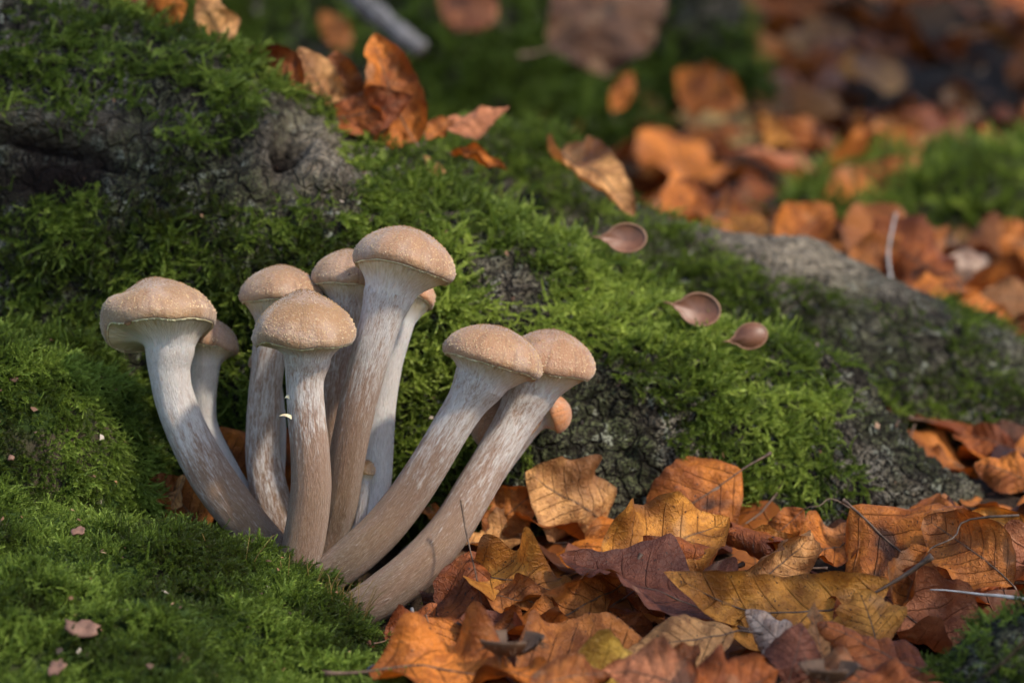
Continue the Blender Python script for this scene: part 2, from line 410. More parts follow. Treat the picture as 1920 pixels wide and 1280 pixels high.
def root(name, rows, nt, ns, label, amp=1.0, marks=(), seed=0, ex=0.85):
    G = loft(rows, nt, ns, ex); N = normals(G)
    if np.mean(N[..., ns//2, 2]) < 0: N = -N
    d = fbm(G/6+seed, 3)*0.9+fbm(G/1.9+seed, 4)*0.42
    r = 1-np.abs(fbm(G*np.array([0.55, 0.9, 1.3])+seed, 4)*2.2); d += 0.20*r
    d += fbm(G*np.array([1.6, 2.6, 3.4])+seed, 4, 0.7)*0.42-0.10*np.clip(1-np.abs(fbm(G*np.array([0.9, 1.6, 2.2])+seed+40, 3))*7, 0, 1)
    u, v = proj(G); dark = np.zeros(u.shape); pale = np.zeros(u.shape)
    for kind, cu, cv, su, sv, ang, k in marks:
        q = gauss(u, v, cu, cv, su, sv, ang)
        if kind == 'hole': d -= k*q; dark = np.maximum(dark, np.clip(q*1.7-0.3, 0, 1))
        elif kind == 'lump': d += k*q
        else: pale = np.maximum(pale, np.clip(q*k, 0, 1))
    G = G+N*(d*amp)[..., None]
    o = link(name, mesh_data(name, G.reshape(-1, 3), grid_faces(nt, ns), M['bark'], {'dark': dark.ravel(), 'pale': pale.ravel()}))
    tag(o, label, 'tree root')
    return G

ROOT_A = root('tree_root', [(-320, -230, 17, 9, 7, 16), (150, -5, 15.5, 9, 7, 15), (450, 126, 14.5, 9.5, 7, 14.5), (620, 236, 14, 9.5, 7, 14), (800, 312, 13.5, 9.2, 6, 13.5),
      (1000, 420, 12.6, 8.6, 5, 11.5), (1150, 508, 12, 7.6, 4.5, 9.5), (1350, 622, 11.2, 6.4, 4, 7.4), (1520, 705, 10.4, 5.2, 3.6, 6.0), (1640, 788, 9.6, 4.2, 3.2, 4.6),
      (1750, 878, 8.8, 3.4, 3, 3.6), (1830, 965, 8.0, 2.6, 2.6, 2.8), (1900, 1070, 7.4, 2, 2, 2)], 480, 200,
      'big moss covered root sloping down behind the mushrooms to the leaf litter', 1.0,
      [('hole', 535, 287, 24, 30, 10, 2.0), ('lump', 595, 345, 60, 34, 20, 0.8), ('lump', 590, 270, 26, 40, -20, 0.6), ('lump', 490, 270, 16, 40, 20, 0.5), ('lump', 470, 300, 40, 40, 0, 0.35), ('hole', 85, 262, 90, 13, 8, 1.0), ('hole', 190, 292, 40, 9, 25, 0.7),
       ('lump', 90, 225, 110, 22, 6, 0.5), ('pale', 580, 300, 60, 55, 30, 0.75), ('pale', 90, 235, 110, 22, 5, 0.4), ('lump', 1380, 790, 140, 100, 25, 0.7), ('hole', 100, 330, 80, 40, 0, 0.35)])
ROOT_B = root('tree_root', [(640, 345, 29, 6, 6, 9), (760, 296, 28, 6.5, 6, 9), (900, 247, 27, 7, 6, 9), (1030, 275, 26, 7, 6, 9), (1110, 325, 25.5, 7, 6, 9), (1200, 398, 25, 7, 6, 8.5), (1330, 438, 24.5, 7, 6, 8),
      (1470, 446, 24, 7.5, 6, 8), (1560, 474, 24, 7.5, 6, 8), (1700, 545, 24, 7.5, 6, 7.5), (1800, 592, 24, 7.5, 6, 7), (1920, 645, 24, 7.5, 6, 7), (2150, 740, 24, 7, 6, 7)], 300, 120,
      'darker bare topped root running behind the big mossy one', 0.55, [('pale', 1500, 475, 110, 32, 14, 0.95), ('lump', 1480, 455, 60, 25, 0, 0.3)], 9)
ROOT_C = root('tree_root', [(1600, 1400, -10.5, 3, 3, 3.2), (1710, 1310, -10.5, 3, 3, 3.2), (1800, 1225, -10.5, 3.2, 3, 3.4), (1900, 1165, -10.5, 3.4, 3, 3.6), (2100, 1110, -10.5, 4, 3, 4)], 120, 80,
      'short dark mossy root end poking out of the litter beside the pinkish leaf', 0.5, [], 21)
ROOT_D = root('mossy_log', [(100, -190, 125, 22, 20, 26), (430, -160, 122, 22, 20, 26), (760, -70, 118, 22, 20, 26), (1000, 0, 115, 20, 18, 24), (1100, 70, 113, 18, 16, 20), (1150, 160, 112, 14, 12, 14), (1170, 260, 112, 9, 8, 8)], 160, 80,
      'out of focus green mossy log lying far behind the leaf heap', 1.8, [], 33)
bpy.data.objects['mossy_log']['category'] = 'log'
ROOT_E = root('mossy_hump', [(1480, 420, 62, 9, 8, 6), (1600, 360, 64, 11, 9, 8), (1720, 305, 66, 12, 10, 10), (1850, 290, 68, 12, 10, 11), (2000, 300, 70, 12, 10, 11), (2300, 330, 72, 12, 10, 11)], 120, 70,
      'out of focus green moss hump behind the bare root', 0.9, [], 41)
bpy.data.objects['mossy_hump']['category'] = 'moss hump'

def trunk(name, u, v, Yd, wpx, height, label, seed):
    b = P(u, v, Yd); r = wpx/FPX*(Yd-CAM_Y)
    zz = np.linspace(-6, height, 120); th = np.linspace(0, 2*np.pi, 48, endpoint=False)
    rad = r*(1-0.35*np.clip(zz/height, 0, 1))*(1+0.9*np.exp(-np.clip(zz+6, 0, None)/5))
    G = np.stack([b[0]+rad[:, None]*np.cos(th)+0*zz[:, None], b[1]+rad[:, None]*np.sin(th)+0*zz[:, None], b[2]+zz[:, None]+0*th], -1)
    d = fbm(G/5+seed, 3)*0.22*r
    G[..., 0] += d*np.cos(th); G[..., 1] += d*np.sin(th)
    f = grid_faces(120, 48, True)
    o = link(name, None, None, b); tag(o, label, 'tree')
    link('trunk', mesh_data('trunk', G.reshape(-1, 3)-b, f, M['bark']), o)
    return G
TR = trunk('beech_tree', 1290, 190, 120, 85, 320, 'blurred mossy young tree trunk rising behind the leaf heap', 3)

# ------------------------------------------------------------------ moss (stuff: one object per carpet, shoots placed on the surfaces)
def shoot_mesh(name, mat, nleaf, ln, lw, spread, curve, stem=True, flat=False, seed=0):
    """one moss shoot, 1 cm tall along +z, with pointed leaves around its stem"""
    r = np.random.default_rng(seed); V = []; F = []; A = []
    def axis(t): return np.array([curve*t*t, 0.12*curve*math.sin(3*t), t*(1-0.18*curve)])
    for i in range(nleaf):
        t = 0.06+0.94*(i+0.5*r.random())/nleaf; p = axis(t)
        az = (i % 2)*math.pi+r.normal(0, 0.35) if flat else i*2.4+r.normal(0, 0.3)
        tan = nrm(axis(t+0.02)-axis(t-0.02)); out = np.array([math.cos(az), math.sin(az), 0.0])
        if flat: out = np.array([0.15*r.normal(), math.cos(az), 0.15*r.normal()])
        el = spread*(1-0.55*t)+r.normal(0, 0.1)
        d = nrm(tan*math.cos(el)+out*math.sin(el)); side = nrm(np.cross(d, tan)+1e-6); nn = np.cross(side, d)
        L = ln*(1.05-0.45*t)*(0.8+0.4*r.random()); W = lw*(1.05-0.4*t)
        k = len(V)
        V += [p, p+d*L*0.45+side*W/2+nn*0.05*L, p+d*L+nn*0.12*L, p+d*L*0.45-side*W/2+nn*0.05*L]
        F += [(k, k+1, k+2), (k, k+2, k+3)]
        tip = min(1, 0.25+0.75*t); A += [tip*0.45, tip*0.8, tip, tip*0.8]
    if stem:
        path = [axis(t) for t in np.linspace(0, 1, 5)]; v, f = tube(path, np.linspace(0.03, 0.012, 5), 3, False); k = len(V)
        V += list(v); F += [tuple(x+k for x in q) for q in f]; A += [0.15]*len(v)
    me = mesh_data(name, np.array(V), F, mat, {'tip': np.array(A)}, smooth=False)
    return bpy.data.objects.new(name, me)           # not linked: only its mesh is used

def shoots(mat, tagname):
    return [shoot_mesh('shoot_'+tagname, mat, 26, 0.34, 0.11, 0.95, 0.25, seed=1), shoot_mesh('shoot_'+tagname, mat, 30, 0.26, 0.085, 0.85, 0.5, seed=2),
            shoot_mesh('shoot_'+tagname, mat, 22, 0.40, 0.10, 1.05, 0.1, seed=3), shoot_mesh('shoot_'+tagname, mat, 34, 0.24, 0.10, 1.1, 0.8, flat=True, seed=4),
            shoot_mesh('shoot_'+tagname, mat, 28, 0.30, 0.08, 0.7, 0.65, seed=5)]
PROTO = {'moss': shoots(M['moss'], 'cushion'), 'moss_y': shoots(M['moss_y'], 'feather')}

def moss_group(name, protos):
    ng = bpy.data.node_groups.new(name, 'GeometryNodeTree')
    ng.interface.new_socket('Geometry', in_out='INPUT', socket_type='NodeSocketGeometry')
    ng.interface.new_socket('Geometry', in_out='OUTPUT', socket_type='NodeSocketGeometry')
    N = ng.nodes; L = ng.links; gi = N.new('NodeGroupInput'); go = N.new('NodeGroupOutput')
    mp = N.new('GeometryNodeMeshToPoints'); L.new(gi.outputs[0], mp.inputs[0]); mp.inputs['Radius'].default_value = 0.0001
    jn = N.new('GeometryNodeJoinGeometry')
    for o in reversed(protos):
        oi = N.new('GeometryNodeObjectInfo'); oi.inputs['Object'].default_value = o
        g2 = N.new('GeometryNodeGeometryToInstance'); L.new(oi.outputs['Geometry'], g2.inputs[0]); L.new(g2.outputs[0], jn.inputs[0])
    ip = N.new('GeometryNodeInstanceOnPoints'); L.new(mp.outputs[0], ip.inputs['Points']); L.new(jn.outputs[0], ip.inputs['Instance'])
    ip.inputs['Pick Instance'].default_value = True
    def na(n, typ):
        x = N.new('GeometryNodeInputNamedAttribute'); x.data_type = typ; x.inputs['Name'].default_value = n; return x.outputs['Attribute']
    L.new(na('which', 'INT'), ip.inputs['Instance Index']); L.new(na('turn', 'QUATERNION'), ip.inputs['Rotation']); L.new(na('size', 'FLOAT'), ip.inputs['Scale'])
    L.new(ip.outputs[0], go.inputs[0])
    return ng
NG = {k: moss_group('moss_carpet_'+k, v) for k, v in PROTO.items()}

def quat_from_z(d, spin):
    """quaternions (w, x, y, z) turning +z to d after a spin about z"""
    d = nrm(d); n = len(d)
    q = np.empty((n, 4)); q[:, 0] = 1+d[:, 2]; q[:, 1] = -d[:, 1]; q[:, 2] = d[:, 0]; q[:, 3] = 0
    bad = q[:, 0] < 1e-4; q[bad] = (0, 1, 0, 0); q = nrm(q)
    c, s = np.cos(spin/2), np.sin(spin/2)
    w0, x0, y0, z0 = q.T
    return np.stack([w0*c-z0*s, x0*c+y0*s, y0*c-x0*s, w0*s+z0*c], -1)

def sample_grid(G, dens, n, rng):
    a = G[:-1, :-1]; b = G[1:, :-1]; c = G[:-1, 1:]; d4 = G[1:, 1:]
    nn = np.cross(c-a, b-a); area = np.linalg.norm(nn, axis=-1)
    dd = (dens[:-1, :-1]+dens[1:, 1:])/2
    wgt = (area*np.clip(dd, 0, None)).ravel(); wgt = wgt/wgt.sum()
    idx = rng.choice(len(wgt), n, p=wgt); i, j = np.unravel_index(idx, area.shape)
    s, t = rng.random((2, n, 1))
    p = a[i, j]*(1-s)*(1-t)+b[i, j]*s*(1-t)+c[i, j]*(1-s)*t+d4[i, j]*s*t
    nv = nrm(nn[i, j]); return p, nv

def moss(name, label, kind, G, dens, n, size, lie, tint, seed, flow=(0.2, -0.5, -0.6), flip=None):
    rng = np.random.default_rng(seed); p, nv = sample_grid(G, dens, n, rng)
    cam_side = np.einsum('ij,ij->i', nv, np.array([0, CAM_Y, 30.])-p)
    if np.mean(nv[:, 2]) < 0: nv = -nv
    tang = np.asarray(flow)[None]+rng.normal(0, 0.5, (n, 3))+0.5*np.stack([fbm(p/2.2+seed+60, 2), fbm(p/2.2+seed+80, 2), 0*p[:, 0]], -1); tang -= nv*np.einsum('ij,ij->i', tang, nv)[:, None]; tang = nrm(tang)
    lump = fbm(p/1.1+seed, 3, 0.7)*1.35
    ly = np.clip(lie+0.12*np.clip(1-nv[:, 2], 0, 1)+rng.normal(0, 0.25, n), 0, 1.5)
    d = nrm(nv*np.cos(ly)[:, None]+tang*np.sin(ly)[:, None]+np.array([0, 0, 0.15]))
    sz = size[0]+(size[1]-size[0])*rng.random(n)**1.4
    sz *= 0.75+0.5*np.clip(lump+0.5, 0, 1.2)
    p = p+nv*(0.42*np.clip(lump, -0.10, 1)+0.05)[:, None]-d*0.10
    tv = tint(p, rng, lump)
    me = bpy.data.meshes.new(name); me.vertices.add(n); me.vertices.foreach_set('co', (p*S).astype(np.float32).ravel())
    at = me.attributes.new('turn', 'QUATERNION', 'POINT'); at.data.foreach_set('value', quat_from_z(d, rng.random(n)*6.283).astype(np.float32).ravel())
    at = me.attributes.new('size', 'FLOAT', 'POINT'); at.data.foreach_set('value', sz.astype(np.float32))
    at = me.attributes.new('tint', 'FLOAT', 'POINT'); at.data.foreach_set('value', np.clip(tv, 0, 1).astype(np.float32))
    at = me.attributes.new('which', 'INT', 'POINT'); at.data.foreach_set('value', rng.integers(0, 5, n).astype(np.int32))
    o = link(name, me); md = o.modifiers.new('shoots', 'NODES'); md.node_group = NG[kind]
    tag(o, label, 'moss', kind='stuff'); return o

def tint_plain(base, amp):
    def f(p, rng, lump): return base+amp*fbm(p/2.3+3, 3)*1.5+0.35*fbm(p/0.7+27, 2)+0.2*lump+rng.normal(0, 0.16, len(p))
    return f

def tint_bank(p, rng, lump):
    uu, vv = proj(p)
    return tint_plain(0.44, 0.62)(p, rng, lump)-0.38*gauss(uu, vv, 300, 1130, 60, 28, 15)-0.30*gauss(uu, vv, 280, 1045, 60, 14, 10)-0.25*gauss(uu, vv, 90, 1010, 120, 16, 0)-0.3*gauss(uu, vv, 120, 790, 50, 40, 0)-0.25*gauss(uu, vv, 330, 1260, 60, 24, 0)
# the bank: dense except for a few worn places
u, v = proj(BANK)
den = 1.3+0.5*fbm(BANK/2.0+11, 3)-0.7*gauss(u, v, 300, 1135, 50, 26, 20)-0.6*gauss(u, v, 290, 1045, 40, 12, 10)-0.6*gauss(u, v, 400, 1170, 25, 18, 0)-0.6*gauss(u, v, 30, 1260, 60, 16, 0)-0.6*gauss(u, v, 330, 1265, 45, 18, 0)
den = np.clip(den, 0.25, 1.6)*((u > -500) & (v < 1700) & (BANK[..., 2] > -3.2))
moss('moss', 'thick bright green cushion moss over the humps in front of the big root', 'moss', BANK, den, 115000, (0.22, 0.54), 0.84, tint_bank, 5, flow=(0.35, -0.25, -0.8))

u, v = proj(ROOT_A); NA = normals(ROOT_A)
den = 0.42+2.2*fbm(ROOT_A/1.9+31, 4)
for cu, cv, su, sv, ang, k in [(1380, 800, 190, 120, 25, 2.3), (1130, 560, 170, 55, 28, 1.5), (1000, 420, 130, 60, 30, 1.3), (730, 390, 90, 60, 30, 0.9), (250, 490, 210, 70, 0, 1.6), (700, 560, 200, 100, 0, 1.0),
                               (830, 760, 110, 170, 0, 1.7), (520, 700, 120, 150, 0, 1.2), (330, 90, 150, 40, 25, 0.5), (60, 110, 130, 60, 0, 0.8), (560, 190, 130, 30, 32, 0.7), (330, 200, 90, 60, 0, 0.5), (860, 900, 120, 90, 0, 1.3),
                               (100, 290, 110, 36, 5, -1.7), (550, 300, 60, 55, 25, -2.6), (380, 345, 110, 28, 10, -0.8), (1130, 790, 95, 75, 0, -2.6), (1120, 900, 120, 60, 0, -2.4), (1720, 900, 110, 80, 35, -2.6), (990, 550, 100, 45, 25, -1.7), (900, 480, 60, 30, 25, -0.8), (1450, 960, 160, 30, 10, -0.9)]:
    den = den+k*gauss(u, v, cu, cv, su, sv, ang)
den = np.clip(den, 0, 2.2)*((u > -500) & (u < 2300) & (v < 1250) & (v > -400))
def tint_a(p, rng, lump):
    uu, vv = proj(p)
    return 0.38+0.75*fbm(p/3+7, 3)+0.35*fbm(p/0.7+27, 2)+0.2*lump+rng.normal(0, 0.16, len(p))+0.30*gauss(uu, vv, 1350, 700, 320, 200, 20)+0.16*gauss(uu, vv, 950, 430, 200, 90, 25)-0.10*gauss(uu, vv, 150, 350, 300, 300)
moss('moss', 'yellow green feathery moss growing in patches on the big sloping root', 'moss_y', ROOT_A, den, 75000, (0.28, 0.80), 0.95, tint_a, 6, flow=(0.4, -0.3, -0.9))

u, v = proj(ROOT_B)
den = 0.05+1.3*fbm(ROOT_B/3+51, 4)
for cu, cv, su, sv, ang, k in [(1000, 290, 120, 50, 15, 1.8), (1400, 580, 110, 40, 20, 1.6), (1300, 480, 120, 50, 10, 1.2), (1500, 475, 130, 30, 14, -2.0), (1700, 620, 120, 50, 20, 0.3), (1750, 760, 150, 60, 10, 0.7)]:
    den = den+k*gauss(u, v, cu, cv, su, sv, ang)
den = np.clip(den, 0, 2)*((u > 300) & (u < 2300))
moss('moss', 'thin dull moss on the darker root behind the mossy one', 'moss_y', ROOT_B, den, 22000, (0.22, 0.60), 0.95, tint_plain(0.36, 0.28), 7)
den = np.clip(0.5+1.2*fbm(ROOT_C/1.5+3, 3), 0, 2)
moss('moss', 'dark short moss on the root end beside the front leaves', 'moss', ROOT_C, den, 9000, (0.18, 0.42), 0.8, tint_plain(0.34, 0.3), 8)
den = np.clip(0.7+1.0*fbm(ROOT_D/14+3, 3), 0, 2)*(proj(ROOT_D)[1] < 700)
moss('moss', 'blurred green moss over the far log', 'moss', ROOT_D, den, 14000, (1.6, 2.6), 0.7, tint_plain(0.40, 0.3), 9)
den = np.clip(0.9+0.8*fbm(ROOT_E/6+3, 3), 0, 2)
moss('moss', 'blurred green moss over the hump behind the bare root', 'moss_y', ROOT_E, den, 8000, (0.9, 1.7), 0.7, tint_plain(0.42, 0.25), 10)
den = np.clip(0.4+1.0*fbm(TR/9+3, 3), 0, 2)*(TR[..., 2] < 120)
moss('moss', 'blurred moss on the young tree trunk behind', 'moss', TR, den, 4000, (1.5, 2.6), 0.7, tint_plain(0.40, 0.3), 12)

# ------------------------------------------------------------------ mushrooms
def mushroom(cap, stem, label, tone=(1, 1, 1), white=(0.75, 0.35), seed=0, grains=700, veil_depth=0.34, fringe=True, umbo=0.06, notch=None, dome=2.1, flat=0.56):
    """cap: (u, v, Y, R px, H px, roll deg, back deg); stem: [(u, v, Y, width px)] from the cap down to the base"""
    rng = np.random.default_rng(100+seed)
    cu, cv, cy, R, H, roll, back = cap
    k = (cy-CAM_Y)/FPX; C = P(cu, cv, cy); R *= k; H *= k
    ro, ba = math.radians(roll), math.radians(back)
    ax = nrm(np.array([math.sin(ro), math.sin(ba)*math.cos(ro), math.cos(ro)*math.cos(ba)]))
    e1 = nrm(np.cross(np.array([0, 1., 0]), ax)); e2 = np.cross(ax, e1)
    # stem
    pts = np.array([np.r_[P(a, b, c), d/2*(c-CAM_Y)/FPX] for a, b, c, d in stem])
    pts[0, 3] = pts[1, 3]*0.92; pts[1, 3] *= 0.96
    cl = catmull(pts, 110); path, rad = cl[:, :3], np.clip(cl[:, 3], 0.05, None)
    base = path[-1].copy()
    th = np.linspace(0, 2*np.pi, 56, endpoint=False)
    T = nrm(np.gradient(path, axis=0)); A = nrm(np.cross(T, np.array([0, 1., 0.05]))); B = np.cross(T, A)
    L = np.r_[0, np.cumsum(np.linalg.norm(np.diff(path, axis=0), axis=1))]
    fib = np.stack([np.broadcast_to(np.cos(th)[None]*rad[:, None], (110, 56))*1.3, np.broadcast_to(np.sin(th)[None]*rad[:, None], (110, 56))*1.3, np.broadcast_to((L*0.22)[:, None], (110, 56))], -1)
    rr = rad[:, None]*(1+0.045*fbm(fib*1.6+seed*3.1, 3)+0.030*fbm(fib*np.array([6, 6, 1.2])+seed, 2))+0.006*vnoise(fib*np.array([26, 26, 9]))
    V = path[:, None]+rr[..., None]*(np.cos(th)[None, :, None]*A[:, None]+np.sin(th)[None, :, None]*B[:, None])
    sv = np.broadcast_to((L/L[-1])[:, None], (110, 56)).ravel()
    wh = np.broadcast_to(np.interp(L/L[-1], [0, 0.25, 0.6, 1], [white[0], white[0]*0.8+0.05, white[1], white[1]*0.5])[:, None], (110, 56)).ravel()
    o = thing('mushroom', base, label, 'mushroom', 'honey mushrooms in the clump')
    link('stem', mesh_data('stem', V.reshape(-1, 3)-base, grid_faces(110, 56, True), M['stem'], {'fib': (fib+seed*7.7).reshape(-1, 3), 'sv': sv, 'white': wh}), o)
    # cap profile: (radius, height), apex to inner lip
    nt = 40; m = 96; a = np.linspace(0, np.pi/2, nt)
    r = np.sin(a)**0.94; z = np.clip(1-r**dome, 0, 1)**flat
    z = z+umbo*np.exp(-(r/0.30)**2)
    lip = np.linspace(0, 1, 12)[1:]
    r = np.r_[r, 1-0.115*lip**1.5]; z = np.r_[z, -0.17*np.sin(lip*np.pi*0.62)]
    ph = np.linspace(0, 2*np.pi, m, endpoint=False); dirs = np.stack([np.cos(ph), np.sin(ph), 0*ph], -1)
    wob = 1+0.045*vnoise(dirs*0.9+seed*5.3)+0.02*vnoise(dirs*2.6+seed)
    und = 0.10*vnoise(dirs*1.0+seed*2.2+9)+0.035*vnoise(dirs*3+seed)
    RR = R*r[:, None]*(1+(wob-1)[None]*(r**2)[:, None]); ZZ = H*(z[:, None]+und[None]*(r**3)[:, None])
    loc = np.stack([RR*np.cos(ph), RR*np.sin(ph), ZZ], -1)
    loc[..., 2] += H*0.03*fbm(loc/(0.45*R)+seed, 3)*np.where(r < 0.98, 1, 0.3)[:, None]
    if notch:                                       # a bite in the rim
        for ang, sa, dep in notch:
            da = (ph-math.radians(ang)+np.pi) % (2*np.pi)-np.pi
            q = np.exp(-0.5*(da/math.radians(sa))**2)[None]*np.clip((r-0.6)/0.4, 0, 1)[:, None]
            loc[..., 2] += H*dep*q
    W = C+loc[..., :1]*e1+loc[..., 1:2]*e2+loc[..., 2:]*ax
    cr = np.broadcast_to(np.clip(np.r_[np.linspace(0, 0.94, nt), np.linspace(0.94, 1.05, 11)], 0, 1.05)[:, None], RR.shape).ravel()
    radv = np.stack([np.broadcast_to(np.cos(ph)*2.2, RR.shape), np.broadcast_to(np.sin(ph)*2.2, RR.shape), np.broadcast_to((r*0.7)[:, None], RR.shape)], -1)+seed*3.3
    c_o = link('cap', mesh_data('cap', W.reshape(-1, 3)-base, grid_faces(len(r), m, True), M['cap'], {'cr': cr, 'rad': radv.reshape(-1, 3)}), o)
    c_o.color = (*tone, 1)
    # veil under the cap, running down to the stem
    nv = 18; s = np.linspace(0, 1, nv); top = W[-1]
    i0 = 15; ring_r = (rad[i0]*(0.985+0.035*vnoise(dirs*6+seed)))[:, None]
    Tr = T[i0]; ctr = path[i0]
    ringp = ctr+ring_r*(nrm(((top-ctr)-np.einsum('ij,j->i', top-ctr, Tr)[:, None]*Tr)))
    dist = np.linalg.norm(top-ringp, axis=1, keepdims=True)
    mid1 = top*0.60+ringp*0.40+ax*0.10*H
    mid2 = ringp-Tr*0.30*dist
    bz = lambda q: (1-q)**3*top+3*(1-q)**2*q*mid1+3*(1-q)*q*q*mid2+q**3*ringp
    VV = np.stack([bz(q) for q in s]); VV += 0.012*np.sin(ph*46+seed)[None, :, None]*ax*(np.sin(s*np.pi))[:, None, None]
    rv = np.stack([np.broadcast_to(np.cos(ph)*2.2, (nv, m)), np.broadcast_to(np.sin(ph)*2.2, (nv, m)), np.broadcast_to(s[:, None]*0.5, (nv, m))], -1)
    link('veil', mesh_data('veil', VV.reshape(-1, 3)-base, grid_faces(nv, m, True), M['veil'], {'rad': rv.reshape(-1, 3), 'down': np.broadcast_to(s[:, None], (nv, m)).ravel(), 'white': np.full(nv*m, white[0])}), o)
    if fringe:                                      # ragged cream edge hanging from the lip
        mm = 240; ph2 = np.linspace(0, 2*np.pi, mm, endpoint=False)
        xi = lambda arr: np.stack([np.interp(ph2, np.r_[ph, 2*np.pi], np.r_[arr[:, c], arr[0, c]]) for c in range(3)], -1)
        A0, A1 = xi(W[-3]), xi(W[-1]); out = nrm(A0-C-np.einsum('ij,j->i', A0-C, ax)[:, None]*ax)
        hang = (0.03+0.06*rng.random(mm)**2*(0.4+0.6*(vnoise(np.stack([np.cos(ph2)*4, np.sin(ph2)*4, 0*ph2], -1)+seed) > -0.1)))[:, None]
        f0 = A0+out*0.004; f1 = A0-ax*hang+out*0.012*rng.normal(0, 1, (mm, 1)); f2 = A1+out*0.02
        link('fringe', mesh_data('fringe', np.stack([f0, f1, f2]).reshape(-1, 3)-base, grid_faces(3, mm, True), M['fringe']), o)
    grains = int(grains*1.6)
    if notch:                                       # dark disc laid on the rim, its colour standing in for a shaded hole
        uu, vv = proj(W); q = (uu-243)**2+(vv-602)**2+(W[..., 1] > C[1])*1e6; a_, b_ = np.unravel_index(np.argmin(q), q.shape); p0 = W[a_, b_]
        nn = nrm(p0-C+np.array([0, -0.6, 0])); t1 = nrm(np.array([0.85, 0.1, 0.5])-nn*(np.array([0.85, 0.1, 0.5])@nn)); t2 = np.cross(nn, t1)
        an = np.linspace(0, 2*np.pi, 20, endpoint=False); rr_ = np.linspace(0.02, 1, 6)[:, None]; jit = 1+0.18*np.sin(3*an+1)+0.1*np.sin(7*an)
        PV = p0+(rr_*jit*np.cos(an))[..., None]*t1*0.20+(rr_*jit*np.sin(an))[..., None]*t2*0.085+((1-rr_**2)*0.03+0*an)[..., None]*nn
        link('pit_shade', mesh_data('pit_shade', PV.reshape(-1, 3)-base, grid_faces(6, 20, True), M['pit_shade']), o)
    if grains:                                      # loose granules on the cap skin
        gi = (rng.random(grains)**0.8*(nt+4)).astype(int); gj = rng.integers(0, m, grains); keep = rng.random(grains) < (0.5+0.5*(1-gi/(nt+4)))
        gi, gj = gi[keep], gj[keep]; Nn = normals(np.concatenate([W, W[:, :1]], 1))[:, :m]
        Nn = np.where((np.einsum('ijk,k->ij', Nn, ax) < 0)[..., None], -Nn, Nn); p0 = W[gi, gj]; n0 = Nn[gi, gj]
        nx = W[np.minimum(gi+1, len(r)-1), (gj+1) % m]; p0 = p0+(nx-p0)*rng.random((len(gi), 1))
        sz = (0.014+0.020*rng.random(len(gi)))[:, None]
        t1 = nrm(np.cross(n0, rng.normal(0, 1, (len(gi), 3)))); t2 = np.cross(n0, t1)
        q = np.stack([p0+t1*sz, p0-0.5*t1*sz+0.87*t2*sz, p0-0.5*t1*sz-0.87*t2*sz, p0+n0*sz*1.3], 1)
        b4 = np.arange(len(gi))[:, None]*4
        F = np.concatenate([b4+np.array([[0, 1, 3]]), b4+np.array([[1, 2, 3]]), b4+np.array([[2, 0, 3]])])
        g_o = link('granule_coat', mesh_data('granule_coat', q.reshape(-1, 3)-base, F, M['grain'], {'cr': np.repeat(gi/(nt+4.0), 4)}, smooth=False), o); g_o['kind'] = 'stuff'
    return o

